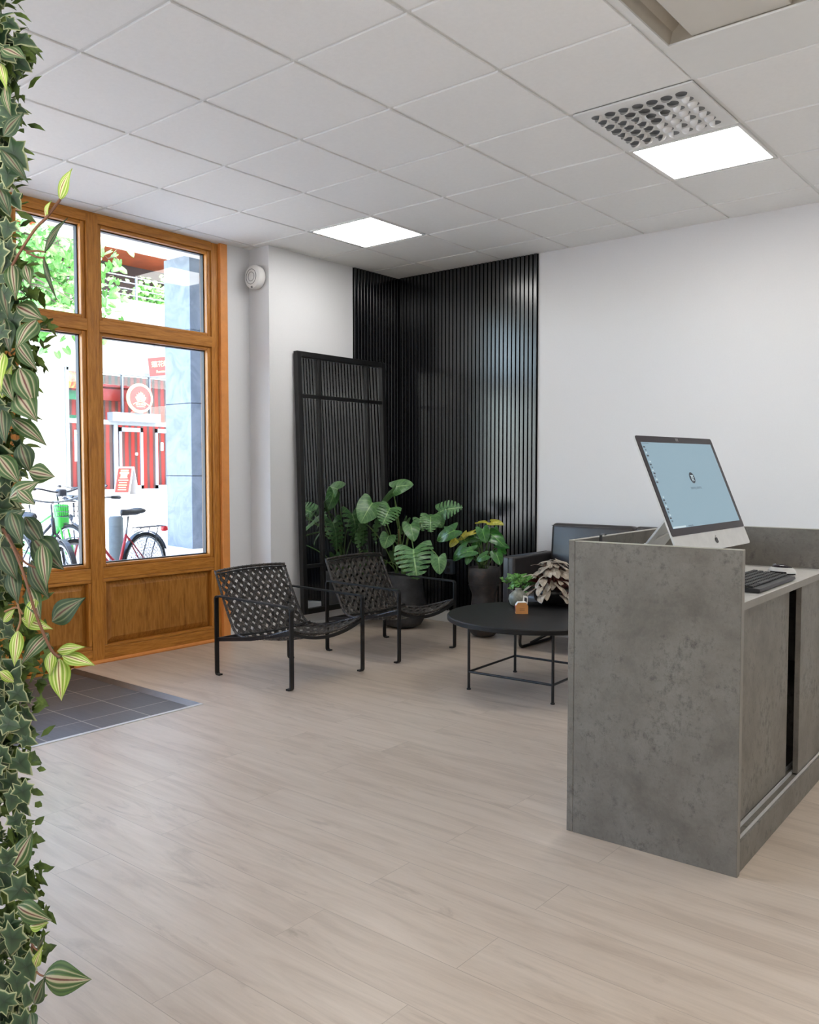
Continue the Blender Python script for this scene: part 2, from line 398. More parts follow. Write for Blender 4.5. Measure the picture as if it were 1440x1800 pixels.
def lobed(bm, c, d, face, size, mi=0, pts=((0, -.12), (.34, -.42), (.36, -.1), (.62, .08), (.34, .3), (.30, .52), (0, .98))):
    """ivy-like leaf; UV x = distance from its centre"""
    uvl = bm.loops.layers.uv.active; c = V(c); d = V(d).normalized(); n_ = V(face); n_ = (n_ - d * n_.dot(d)).normalized(); s = d.cross(n_)
    out = [(x, y) for x, y in pts] + [(-x, y) for x, y in pts[-2:0:-1]]
    cv = bm.verts.new(c + d * .2 * size + n_ * .05 * size)
    P = [bm.verts.new(c + d * (y * size) + s * (x * size) - n_ * (.12 * size * (x * x + y * y))) for x, y in out]
    Q = [bm.verts.new(c + d * ((y * .82 + .036) * size) + s * (x * .82 * size) + n_ * (.0)) for x, y in out]
    k = len(P)
    for i in range(k):
        j = (i + 1) % k
        f = bm.faces.new((cv, Q[i], Q[j])); f.material_index = mi
        for lp, u in zip(f.loops, (0, .8, .8)): lp[uvl].uv = (u, 0)
        f = bm.faces.new((Q[i], P[i], P[j], Q[j])); f.material_index = mi
        for lp, u in zip(f.loops, (.8, 1, 1, .8)): lp[uvl].uv = (u, 0)
def text_obj(name, body, size, loc, rot, mat, parent=None, ext=.001, align='CENTER', sx=1):
    c = bpy.data.curves.new(name, 'FONT'); c.body = body; c.size = size; c.extrude = ext; c.align_x = align; c.align_y = 'CENTER'
    o = bpy.data.objects.new(name, c); col.objects.link(o)
    dg = bpy.context.evaluated_depsgraph_get(); me = bpy.data.meshes.new_from_object(o.evaluated_get(dg)); bpy.data.objects.remove(o)
    me.materials.clear(); me.materials.append(M[mat])
    o = bpy.data.objects.new(name, me); col.objects.link(o)
    o.matrix_world = Matrix.Translation(V(loc)) @ rot @ Matrix.Diagonal((sx, 1, 1, 1))
    if parent is not None:
        mw = o.matrix_world.copy(); o.parent = parent; o.matrix_parent_inverse = Matrix.Identity(4)
        chain = Matrix.Identity(4); q = parent; L = []
        while q is not None: L.append(q); q = q.parent
        for q in reversed(L): chain = chain @ q.matrix_parent_inverse @ q.matrix_basis if q.parent else q.matrix_basis.copy()
        o.matrix_basis = chain.inverted() @ mw
    return o
def copy_tree(o, parent=None):
    c = o.copy(); col.objects.link(c); c.parent = parent
    if parent is not None: c.matrix_parent_inverse = o.matrix_parent_inverse.copy()
    for ch in list(o.children): copy_tree(ch, c)
    return c
def facing(nrm, up=(0, 0, 1)):
    """rotation matrix whose local +Z looks along nrm, local +Y roughly up"""
    z = V(nrm).normalized(); y = V(up) - z * V(up).dot(z); y.normalize(); x = y.cross(z)
    return Matrix((x, y, z)).transposed().to_4x4()
def struct(name, bm, mats, **k): return tag(obj(name, bm, mats, **k), kind='structure')

# ================================================================== the room
H = 2.95; XW = -5.22; XC = -4.97; YB = 5.87; XR = 3.6; YF = -3.6
MATX, MATY0, MATY1 = -3.87, 1.1, 2.90
bm = B()   # floor with the cut-out of the mat zone
for lo, hi in (((XW - .1, YF), (MATX + 0, MATY0)), ((XW - .1, MATY1), (MATX, YB + .1)), ((MATX, YF), (XR + .1, YB + .1))):
    box(bm, (lo[0], lo[1], -.06), (hi[0], hi[1], 0))
struct('floor', bm, 'floor_planks')
bm = B(); box(bm, (XW - .1, MATY0, -.08), (MATX, MATY1, -.014)); struct('floor', bm, 'mat_tiles')
bm = B(); box(bm, (MATX - .012, MATY0, -.02), (MATX + .012, MATY1 + .01, .004), bev=.002)
struct('trim_1', bm, 'alu')
bm = B(); prism(bm, [(XW + .02, MATY1 - .034, -.013), (XW + .02, MATY1 + .008, .004), (XW + .02, MATY1 + .008, -.013)], (MATX - XW - .02, 0, 0)); struct('trim_2', clean(bm), 'ramp_metal')

GX = [-3.277 + .6 * k for k in range(-4, 13)]; GY = [1.908 + .6 * k for k in range(-10, 8)]
LED = [(-4.477, 4.308), (-2.077, 4.308), (.323, 4.308), (.323, .708), (2.723, .708), (2.723, 4.308), (-2.077, -2.292), (.323, -2.292)]
VENT = (-2.077, 3.708); UNIT = [(-1.477, 2.508), (-1.477, 3.108), (-1.477, 1.908)]
near = lambda a, b: abs(a[0] - b[0]) < .02 and abs(a[1] - b[1]) < .02
bm = B()
xs = [XW - .05] + [x for x in GX if XW + .02 < x < XR] + [XR + .05]; ys = [YF - .05] + [y for y in GY if YF < y < YB - .05] + [YB + .05]
for x0, x1 in zip(xs, xs[1:]):
    for y0, y1 in zip(ys, ys[1:]):
        if any(near((x0, y0), q) for q in LED + [VENT] + UNIT): continue
        g = .010
        lo = V((x0 + g, y0 + g, H)); hi = V((x1 - g, y1 - g, H + .02))
        # tegular tile: body with a thin step
        box(bm, lo, hi, bev=.0015, seg=1)
ceil = struct('ceiling', bm, 'ceiling_tile')
bm = B()
for x in xs[1:-1]:
    for y0, y1 in zip(ys, ys[1:]):
        if any(near((x, y0), q) or near((x - .6, y0), q) for q in UNIT) and False: continue
        box(bm, (x - .0125, y0, H + .0075), (x + .0125, y1, H + .03))
for y in ys[1:-1]:
    for x0, x1 in zip(xs, xs[1:]):
        if near((x0, y), (-1.477, 2.508)) or near((x0, y), (-1.477, 3.108)): continue
        box(bm, (x0, y - .0125, H + .008), (x1, y + .0125, H + .03))
obj('grid', bm, 'ceiling_grid', ceil)
bm = B(); box(bm, (XW - .3, YF - .3, H + .42), (XR + .3, YB + .3, H + .5)); struct('ceiling', bm, 'wall_paint')
# shallow box behind the vent tile and around it so nothing leaks
bm = B()
box(bm, (XC, YB, 0), (XR + .1, YB + .12, H + .45)); struct('wall_back', bm, 'wall_paint')
bm = B(); box(bm, (XC - .35, 4.385, 0), (XC, YB + .12, H + .45)); struct('wall_left', bm, 'wall_paint')
bm = B(); box(bm, (XW - .14, 4.175, 0), (XW + .025, 4.385, H + .45)); box(bm, (XW - .28, 1.35, H - .005), (XW + .0, 4.2, H + .45)); box(bm, (XW - .28, YF - .1, 0), (XW + .0, YF + .2, H + .45)); box(bm, (XW - .28, 1.2, 0), (XW, 1.35, H + .45)); box(bm, (XW - .28, YF, H - .05), (XW, 1.35, H + .45)); struct('wall_left', bm, 'wall_paint')
bm = B(); box(bm, (XR, YF - .1, 0), (XR + .12, YB + .1, H + .45)); struct('wall_right', bm, 'wall_paint')
bm = B(); box(bm, (XW - .1, YF - .12, 0), (XR + .1, YF, H + .45)); struct('wall_front', bm, 'wall_paint')
bm = B(); box(bm, (-3.53, YB - .014, 0), (XR, YB, .075), bev=.003); box(bm, (XC, YB - .05, 0), (-3.53, YB - .0, .085), bev=.003); struct('baseboard_back', bm, 'white_trim')
bm = B(); box(bm, (XC, 4.385, 0), (XC + .014, YB, .075), bev=.003); struct('baseboard_left', bm, 'white_trim')

# ceiling panels
for i, (x, y) in enumerate(LED):
    lab = {0: 'square glowing ceiling light panel nearest the window wall, above the chairs', 1: 'square glowing ceiling light panel beside the nozzle vent, above the desk'}.get(i, 'square glowing ceiling light panel behind the photographer')
    t = thing('ceiling_light', lab, 'ceiling light', (x + .3, y + .3, H), group='square ceiling light panels')
    bm = B(); a, b = .288, .272
    for s in (-1, 1):
        box(bm, (s * (a + .0) if s < 0 else b, -a, -.002), (-b if s < 0 else a, a, .012)); box(bm, (-b, s * a if s < 0 else b, -.002), (b, -b if s < 0 else a, .012))
    obj('frame', bm, 'ceiling_grid', t)
    bm = B(); box(bm, (-b, -b, .002), (b, b, .008)); obj('diffuser', bm, 'led', t)
    bm = B(); box(bm, (-a, -a, .012), (a, a, .05)); obj('housing', bm, 'ceiling_grid', t)

# nozzle vent
t = thing('ceiling_vent', 'white square ceiling air vent with rows of round nozzles', 'ceiling vent', (VENT[0] + .3, VENT[1] + .3, H))
bm = B(); box(bm, (-.288, -.288, -.004), (.288, .288, .006), bev=.002)
bm2 = []
obj('face_plate', bm, 'vent_metal', t)
bm = B(); box(bm, (-.28, -.28, .02), (.28, .28, .25)); obj('duct_box', bm, 'ceiling_grid', t)
proto = None
for i in range(7):
    for j in range(7):
        if proto is None:
            bm = B()
            # scoop: half-open hood hanging below the plate
            n, m = 12, 5
            for a in range(n):
                for b in range(m):
                    def P(a, b):
                        th = -pi * .5 + pi * 1.0 * a / n; ph = (pi / 2) * b / m
                        return V((.027 * cos(ph) * cos(th), .027 * cos(ph) * sin(th), -.004 - .020 * sin(ph)))
                    q = [bm.verts.new(P(*k)) for k in ((a, b), (a + 1, b), (a + 1, b + 1), (a, b + 1))]
                    f = bm.faces.new(q); f.smooth = True
            for k in range(20):   # ring lip
                a0, a1 = 2 * pi * k / 20, 2 * pi * (k + 1) / 20
                quad(bm, (.027 * cos(a0), .027 * sin(a0), -.0045), (.027 * cos(a1), .027 * sin(a1), -.0045), (.033 * cos(a1), .033 * sin(a1), -.0042), (.033 * cos(a0), .033 * sin(a0), -.0042))
            c = bm.verts.new((0, 0, -.0043)); rg = [bm.verts.new((.027 * cos(2 * pi * k / 20), .027 * sin(2 * pi * k / 20), -.0043)) for k in range(20)]
            for k in range(20): bm.faces.new((c, rg[k], rg[(k + 1) % 20])).material_index = 1
            bmesh.ops.remove_doubles(bm, verts=bm.verts[:], dist=.0001)
            proto = o = obj('nozzle', bm, ['vent_metal', 'vent_dark'], t)
        else:
            o = proto.copy(); col.objects.link(o); o.parent = t
        o.location = (-.205 + .0685 * i, -.205 + .0685 * j, 0)
        o.rotation_euler = (0, 0, radians((50 + 12 * ((i * 3 + j * 5) % 4)) if i < 3 else ((90 + 30 * (j % 3)) if i + j < 7 else (200 + 25 * ((i + j) % 3)))))

# recessed ceiling unit (opening with a hanging tray)
t = thing('recessed_ceiling_unit', 'recessed ceiling unit with a hanging flat tray, cut off by the top edge', 'ceiling unit', (-1.177, 2.8, H))
ux0, ux1, uy0, uy1 = -.30, .30, -.9, .585
bm = B()
for lo, hi in (((ux0 + .005, uy0, -.002), (ux0 + .035, uy1, .006)), ((ux1 - .035, uy0, -.002), (ux1 - .005, uy1, .006)), ((ux0 + .035, uy1 - .025, -.002), (ux1 - .035, uy1, .006)), ((ux0 + .035, uy0, -.002), (ux1 - .035, uy0 + .025, .006))): box(bm, lo, hi)
box(bm, (ux0, uy1, .0), (ux1, .905, .01))   # filler tile beyond the unit
obj('frame', bm, 'ceiling_grid', t)
bm = B()
prev = None
for k in range(11):   # curved recess wall, from one edge over to the other
    a = pi * k / 10; x = -(.27) * cos(a); z = .13 * sin(a) ** .7 if 0 < k < 10 else 0
    if prev: quad(bm, (prev[0], uy0, prev[1]), (x, uy0, z), (x, uy1 - .01, z), (prev[0], uy1 - .01, prev[1]))
    prev = (x, z)
box(bm, (-.28, uy1 - .012, 0), (.28, uy1 - .008, .14)); box(bm, (-.28, uy0 + .008, 0), (.28, uy0 + .012, .14))
obj('recess', bm, 'unit_recess', t, smooth=True, angle=.6)
bm = B(); box(bm, (-.175, uy0 + .03, .012), (.195, uy1 - .018, .05), bev=.004); obj('tray', bm, 'unit_metal', t)

# ================================================================== timber window wall
win = thing('window_1', None, None, (XW, 0, 0)); win['kind'] = 'structure'
def wbox(name, mat, lst, parent=win, bev=.004):
    bm = B()
    for y0, y1, z0, z1, d0, d1 in lst: box(bm, (d0, y0, z0), (d1, y1, z1), bev=bev)   # d: depth from the inner face, negative outwards
    return obj(name, bm, mat, parent)
wbox('casing', 'casing_wood', [(4.112, 4.178, 0, 2.95, -.06, .028)])
wbox('jamb', 'oak_z', [(4.05, 4.112, 0, 2.95, -.12, 0)])
wbox('mullion', 'oak_z', [(3.053, 3.140, 0.0, 2.94, -.13, .004)])
wbox('mullion', 'oak_z', [(2.50, 2.575, 0.0, 2.94, -.13, .004)])
wbox('head_rail', 'oak_y', [(1.35, 4.05, 2.885, 2.95, -.12, .002)])
wbox('transom', 'oak_y', [(3.14, 4.05, 2.185, 2.262, -.12, .003), (2.575, 3.053, 2.185, 2.262, -.12, .003)])
wbox('threshold', 'oak_y', [(1.35, 3.10, -.03, .012, -.12, .0)], bev=0)
wbox('sill_rail', 'oak_y', [(3.14, 4.05, 0.0, .095, -.12, 0), (2.575, 3.053, 0, .095, -.12, 0), (3.14, 4.05, .56, .635, -.12, 0), (2.575, 3.053, .56, .635, -.12, 0)])
def sash(y0, y1, z0, z1, w=.03):
    """inner glazing frame with its pane; y0..z1 is the frame opening"""
    d0, d1 = -.10, -.012
    s = wbox('glazing_bead', 'oak_z', [(y0, y0 + w, z0, z1, d0, d1), (y1 - w, y1, z0, z1, d0, d1)], bev=.006)
    wbox('glazing_bead', 'oak_y', [(y0 + w, y1 - w, z0, z0 + w * .8, d0, d1), (y0 + w, y1 - w, z1 - w * .8, z1, d0, d1)], bev=.006)
    g = .007
    yy0, yy1, zz0, zz1 = y0 + w, y1 - w, z0 + w * .8, z1 - w * .8
    wbox('gasket', 'gasket', [(yy0, yy0 + g, zz0, zz1, -.085, -.05), (yy1 - g, yy1, zz0, zz1, -.085, -.05), (yy0, yy1, zz0, zz0 + g, -.085, -.05), (yy0, yy1, zz1 - g, zz1, -.085, -.05)], bev=0)
    bm = B(); quad(bm, (-.06, yy0, zz0), (-.06, yy1, zz0), (-.06, yy1, zz1), (-.06, yy0, zz1)); obj('glass_pane', bm, 'glass', win)
sash(3.14, 4.05, 2.262, 2.885); sash(3.14, 4.05, .635, 2.185); sash(2.575, 3.053, 2.262, 2.885); sash(2.575, 3.053, .635, 2.185)
def panel(y0, y1, z0, z1, parent=win):
    bm = B()
    box(bm, (-.09, y0, z0), (-.045, y1, z1))
    # raised field
    m = .045; a = [(-.045, y0 + .02, z0 + .02), (-.045, y1 - .02, z0 + .02), (-.045, y1 - .02, z1 - .02), (-.045, y0 + .02, z1 - .02)]
    b = [(-.018, y0 + m + .02, z0 + m + .02), (-.018, y1 - m - .02, z0 + m + .02), (-.018, y1 - m - .02, z1 - m - .02), (-.018, y0 + m + .02, z1 - m - .02)]
    A = [bm.verts.new(p) for p in a]; Bv = [bm.verts.new(p) for p in b]; bm.faces.new(Bv)
    for i in range(4): bm.faces.new((A[i], A[(i + 1) % 4], Bv[(i + 1) % 4], Bv[i]))
    obj('infill_panel', clean(bm), 'oak_panel', parent)
    w = .022
    wbox('panel_bead', 'oak_y', [(y0, y1, z0, z0 + w, -.05, -.002), (y0, y1, z1 - w, z1, -.05, -.002)], parent, .005); wbox('panel_bead', 'oak_z', [(y0, y0 + w, z0 + w, z1 - w, -.05, -.002), (y1 - w, y1, z0 + w, z1 - w, -.05, -.002)], parent, .005)
panel(3.14, 4.05, .095, .56); panel(2.575, 3.053, .095, .56)
bm = B(); tube(bm, [(.008, MATY1 + .02, .010), (.008, 4.18, .010)], .014, n=8); obj('base_strip', bm, 'casing_wood', win)
# door further left, mostly behind the plants
dr = thing('door_1', None, None, (XW, 0, 0)); dr['kind'] = 'structure'
wbox('door_frame', 'oak_z', [(1.35, 1.42, 0, 2.9, -.12, 0), (2.44, 2.50, 0, 2.9, -.12, 0)], dr)
wbox('door_leaf', 'oak_z', [(1.42, 1.53, 0.02, 2.185, -.09, -.01), (2.33, 2.44, .02, 2.185, -.09, -.01), (1.53, 2.33, .02, .75, -.08, -.02), (1.53, 2.33, 2.05, 2.185, -.09, -.01)], dr)
wbox('door_transom', 'oak_y', [(1.42, 2.44, 2.185, 2.262, -.12, 0)], dr)
bm = B(); quad(bm, (-.05, 1.53, .75), (-.05, 2.33, .75), (-.05, 2.33, 2.05), (-.05, 1.53, 2.05)); quad(bm, (-.05, 1.42, 2.262), (-.05, 2.44, 2.262), (-.05, 2.44, 2.885), (-.05, 1.42, 2.885)); obj('glass_pane', bm, 'glass', dr)
bm = B(); tube(bm, [(-.01, 1.48, 1.05), (.05, 1.48, 1.05), (.05, 1.60, 1.05)], .01); obj('door_handle', bm, 'steel', dr)

# unseen glazing added behind the plant wall to let in more daylight
w2 = thing('added_window', None, None, (XW, 0, 0)); w2['kind'] = 'structure'
wbox('frame', 'oak_z', [(YF + .2 + 1.075 * k, YF + .275 + 1.075 * k, 0, 2.9, -.12, 0) for k in range(5)], w2)
wbox('rail', 'oak_y', [(YF + .2, 1.2, .56, .635, -.11, 0), (YF + .2, 1.2, 2.185, 2.262, -.11, 0), (YF + .2, 1.2, 2.84, 2.9, -.11, 0), (YF + .2, 1.2, 0, .56, -.09, -.04)], w2)
bm = B(); quad(bm, (-.06, YF + .2, .635), (-.06, 1.2, .635), (-.06, 1.2, 2.84), (-.06, YF + .2, 2.84)); obj('glass_pane', bm, 'glass', w2)

# ================================================================== wall coverings and wall things
def slats(name, label, p0, p1, nrm, z0, pitch=.0385, sw=.027, dep=.013):
    p0, p1, nrm = V(p0), V(p1), V(nrm); d = (p1 - p0); L = d.length; d.normalize(); t = thing(name, label, 'wall panel', p0)
    bm = B(); mt = Matrix((d, nrm, V((0, 0, 1)))).transposed().to_4x4()
    box(bm, (0, 0, z0 + .01), (L, .009, H - .002), mat=mt); obj('felt_backing', bm, 'felt_black', t)
    bm = B(); k = 0; x = .004
    while x + sw < L: box(bm, (x, .009, z0), (x + sw, .009 + dep, H - .002), bev=.0012, seg=1, mat=mt); x += pitch
    obj('slats', bm, 'slat_black', t)
slats('slat_wall_panel', 'wide black vertical slat panel on the back wall behind the plants', (-3.545, YB, 0), (XC + .0225, YB, 0), (0, -1, 0), .095)
slats('slat_wall_panel', 'narrow black vertical slat panel on the window wall beside the mirror', (XC, 5.295, 0), (XC, YB - .0, 0), (1, 0, 0), .095)

# mirror leaning on the wall
mt = thing('mirror', 'large black gridded metal frame mirror leaning on the window wall', 'mirror', (-4.868, 4.615, .165))
mirror_rx = math.atan2(.062, 2.02); mt.rotation_euler = (0, -mirror_rx, 0)
MW, MH = 1.02, 2.03
bm = B(); box(bm, (-.012, .01, .01), (-.004, MW - .01, MH - .01)); obj('glass', bm, 'mirror_glass', mt)
bm = B(); fw = .042
for lo, hi in (((-.025, 0, 0), (.018, fw, MH)), ((-.025, MW - fw, 0), (.018, MW, MH)), ((-.025, fw, 0), (.018, MW - fw, fw)), ((-.025, fw, MH - fw), (.018, MW - fw, MH))): box(bm, lo, hi, bev=.003)
obj('frame', bm, 'black_steel', mt)
bm = B(); bw = .026
for yy in (.235, .80): box(bm, (-.003, yy - bw / 2, fw), (.014, yy + bw / 2, MH - fw), bev=.002)
for zz in (.37, 1.69): box(bm, (-.003, fw, zz - bw / 2), (.014, MW - fw, zz + bw / 2), bev=.002)
obj('muntins', bm, 'black_steel', mt)
for yy in (.1, MW - .1):
    bm = B(); box(bm, (-.075, yy - .02, .0), (-.024, yy + .02, .06)); obj('wall_bracket', bm, 'black_steel', mt)

# siren on the pillar
t = thing('alarm_siren', 'round white alarm siren on the pillar next to the window', 'alarm', (-5.085, 4.385, 2.725))
bm = B(); lathe(bm, [(.078, 0), (.088, -.012), (.09, -.04), (.084, -.062), (.066, -.072)], axis='Y', n=40); obj('body', clean(bm), 'white_plastic', t, smooth=True, angle=.7)
bm = B()
for R_ in (.055, .033): tube(bm, [(R_ * cos(a), -.073, R_ * sin(a)) for a in [2 * pi * k / 40 for k in range(40)]], .0022, n=5, closed=True)
obj('ring', bm, 'grey_plastic', t)
bm = B(); box(bm, (-.008, -.071, -.082), (.008, -.064, -.070)); obj('indicator', bm, 'grey_plastic', t)
# cable hook/socket on the slats
t = thing('wall_socket', 'dark grey wall socket on the black slats between the chair and the planter', 'socket', (-4.36, YB - .022, .47))
bm = B(); box(bm, (-.042, -.045, -.06), (.042, 0, .06), bev=.006); obj('housing', bm, 'socket_dark', t)
bm = B(); lathe(bm, [(.02, -.046), (.02, -.043)], axis='Y', c=(0, 0, .026)); lathe(bm, [(.02, -.046), (.02, -.043)], axis='Y', c=(0, 0, -.026)); obj('outlet', bm, 'black_plastic', t)

# ================================================================== lounge chairs
def make_chair(label, cx, cy, rz):
    t = thing('lounge_chair', label, 'chair', (cx, cy, 0), rz, 'woven black lounge chairs')
    W, D = .312, .332                     # half width (y), half depth (x); front is +x
    bw, bt = .029, .010
    for s in (-1, 1):
        y = s * W
        # leg with curled foot; arm bar
        for nm, x, zt, dx in (('leg', -D, .455, 1), ('leg', D, .445, -1)):
            pts = rounded([(x + dx * .035, y, .0045), (x, y, .0045), (x, y, zt)], .018, 4)
            bm = B(); tube(bm, pts, 0, flat=(bw, bt, (0, 1, 0))); obj(nm, bm, 'black_steel', t)
        pts = rounded([(-D, y, .452), (-D, y, .498), (D, y, .486), (D, y, .442)], .034, 6)
        bm = B(); tube(bm, pts, 0, flat=(bw, bt, (0, 1, 0))); obj('armrest', bm, 'black_steel', t)
        bm = B(); tube(bm, [(-D, y * .985, .222), (-.02, y * .985, .262), (D, y * .985, .338)], 0, flat=(.010, .024, (0, 1, 0))); obj('side_rail', bm, 'black_steel', t)
    bm = B()
    tube(bm, [(D - .004, W * q, .335 - .062 * (1 - q * q)) for q in [k / 8 - 1 for k in range(17)]], 0, flat=(.016, .018, (1, 0, 0))); obj('front_rail', bm, 'black_steel', t)
    bm = B(); tube(bm, [(-D, -W, .222), (-D, W, .222)], 0, flat=(.01, .022, (1, 0, 0))); obj('rear_rail', bm, 'black_steel', t)
    # woven shell: v runs from the top of the back down over the fold to the front edge
    Wd = .30
    prof = rounded([(-D - .028, 0, .645), (-D + .07, 0, .43), (-D + .165, 0, .262), (.02, 0, .262), (D - .01, 0, .352)], .07, 6)
    cum = [0]
    for a, b in zip(prof, prof[1:]): cum.append(cum[-1] + (b - a).length)
    TL = cum[-1]
    def Sf(u, v):        # u -1..1 across, v length 0..TL
        v = min(max(v, 0), TL)
        for i in range(len(cum) - 1):
            if v <= cum[i + 1] + 1e-9: break
        f = (v - cum[i]) / max(1e-9, cum[i + 1] - cum[i]); p = prof[i].lerp(prof[i + 1], f); tg = (prof[i + 1] - prof[i]).normalized(); nr = V((0, 1, 0)).cross(tg)
        sag = (1 - u * u) * (.055 * min(1, max(0, (v - .36) / .35)) ) 
        wd = Wd * (1 - .02 * cos(pi * v / TL))
        top = .012 * (1 - u * u) * max(0, 1 - v / .2)
        return V((p.x, u * wd, p.z - sag + top)), nr
    bm = B(); uvl = bm.loops.layers.uv.active
    pitch = .0445; cw = .0076; gap = .0088
    lim = Wd - .012; v0, v1 = .012, TL - .012
    for fam in (-1, 1):
        K = int((2 * Wd + TL) / (pitch * 1.414)) + 3
        for k in range(-K, K):
            for c in (-1, 0, 1):
                off = (k * pitch + c * gap) * 1.414
                # line: y = fam*(v) + off ; param along v
                lo = v0; hi = v1; prev = None; step = .0101; q = lo
                while q <= hi + 1e-6:
                    y = fam * (q - TL / 2) + off
                    if abs(y) <= lim:
                        base, nr = Sf(y / Wd, q)
                        cell = math.floor((q * 1.414 if False else (q - TL / 2 + fam * -off * 0 + y * -fam * -1 * 0)) / 1)  # keep flat
                        # over/under: phase in the other family's coordinate
                        other = (y + fam * (q - TL / 2)) / 1.414
                        ph = sin(pi * other / pitch + (pi if k % 2 else 0))
                        p = base + nr * (.0032 * ph * (1 if fam > 0 else -1) + .0)
                        h = cw / 2 * 1.414
                        a, na = Sf((y - h * .5) / Wd, q + fam * h * .5); b, nb = Sf((y + h * .5) / Wd, q - fam * h * .5)
                        dz = p - base
                        cur = (bm.verts.new(a + dz), bm.verts.new(b + dz))
                        if prev:
                            f = bm.faces.new((prev[0], prev[1], cur[1], cur[0])); f.smooth = True
                        prev = cur
                    else: prev = None
                    q += step
    o = obj('woven_seat', bm, 'cane', t)
    md = o.modifiers.new('thick', 'SOLIDIFY'); md.thickness = .0022; md.offset = 0
    bm = B()
    ed = [Sf(-1, TL * k / 40)[0] for k in range(41)] + [Sf(-1 + 2 * k / 16, TL)[0] for k in range(1, 16)] + [Sf(1, TL * (1 - k / 40))[0] for k in range(41)] + [Sf(1 - 2 * k / 16, 0)[0] for k in range(1, 16)]
    tube(bm, ed, 0.0085, n=8, closed=True)
    for i in range(0, len(ed), 1):     # binding wraps
        p = ed[i]; d = (ed[(i + 1) % len(ed)] - ed[i - 1]).normalized(); a = d.orthogonal().normalized(); b_ = d.cross(a)
        tube(bm, [p + (a * cos(x) + b_ * sin(x)) * .0088 for x in [2 * pi * k / 8 for k in range(8)]], .0019, n=4, closed=True)
    obj('edge_binding', bm, 'cane', t, smooth=True)
    for v in (.02, TL * .5):
        bm = B(); tube(bm, [Sf(u, v)[0] - Sf(u, v)[1] * .012 for u in (-1, -.5, 0, .5, 1)], .006); obj('shell_crossbar', bm, 'black_steel', t)
    return t
make_chair('woven black lounge chair nearest the window, in front', -4.035, 3.715, radians(1.5))
make_chair('woven black lounge chair behind the other, nearer the planters', -4.02, 4.675, radians(.5))

# ================================================================== coffee table and what stands on it
TX, TY, TZ = -2.67, 4.385, .432
t = thing('coffee_table', 'round black coffee table with thin square wire base', 'table', (TX, TY, 0), radians(3))
bm = B(); lathe(bm, [(.497, TZ - .032), (.505, TZ - .026), (.505, TZ - .006), (.499, TZ)], n=96); obj('tabletop', clean(bm), 'black_wood', t, smooth=True, angle=.5)
q = .272
for a, b in ((-1, -1), (1, -1), (1, 1), (-1, 1)):
    bm = B(); tube(bm, [(a * q, b * q, .006), (a * q, b * q, TZ - .032)], .0085, n=10); lathe(bm, [(.0125, 0), (.0125, .007)], c=(a * q, b * q, 0), n=14); obj('leg', bm, 'black_steel', t)
for a, b in (((-q, -q), (q, -q)), ((q, -q), (q, q)), ((q, q), (-q, q)), ((-q, q), (-q, -q))):
    bm = B(); tube(bm, [(a[0], a[1], .105), (b[0], b[1], .105)], .007, n=8); obj('stretcher', bm, 'black_steel', t)
for s in (-1, 1):
    bm = B(); tube(bm, [(s * q, -q, TZ - .038), (s * q, q, TZ - .038)], .006, n=8); obj('top_bar', bm, 'black_steel', t)

rnd = random.Random(5)
bc = on_z(972, 1062, TZ); bc.z = TZ
t = thing('potted_begonia', 'silvery pink begonia with dark red undersides in a black bowl on the table', 'potted plant', bc)
bm = B(); lathe(bm, [(.07, 0), (.105, .03), (.122, .075), (.118, .105), (.110, .105), (.112, .08), (.09, .07)], n=36); obj('bowl', clean(bm), 'ceramic_black', t, smooth=True)
bm = B(); lathe(bm, [(.11, .085), (.11, .092), (.05, .097)], n=24); obj('soil', clean(bm), 'soil', t)
bm = B(); st = B()
for k in range(84):
    az = 2 * pi * k * .618 + rnd.uniform(-.2, .2); ring = (k % 4) / 3; r0 = .03 + .02 * rnd.random()
    R_ = .035 + .125 * ring + rnd.uniform(-.02, .02); z = .245 - .15 * ring ** 1.5 + rnd.uniform(-.035, .03)
    root = V((r0 * cos(az), r0 * sin(az), .09)); c = V((R_ * cos(az), R_ * sin(az), z))
    tube(st, bez(root, (root + c) / 2 + V((0, 0, .05)), c, 6), .0026, n=5)
    dr_ = V((cos(az + rnd.uniform(-.7, .7)), sin(az + rnd.uniform(-.7, .7)), rnd.uniform(-.7, .15) - ring * .25)).normalized()
    L = rnd.uniform(.05, .078); fc = V((cos(az) * .5, sin(az) * .5, 1)) + V((rnd.uniform(-.5, .5), rnd.uniform(-.5, .5), 0))
    leaf(bm, c - dr_ * .015, c + dr_ * L, fc, L * .98, 'heart', droop=.14, fold=.22, nu=3, nv=8)
obj('leaves', bm, 'begonia_leaf', t); obj('stems', st, 'stem_red', t, smooth=True)

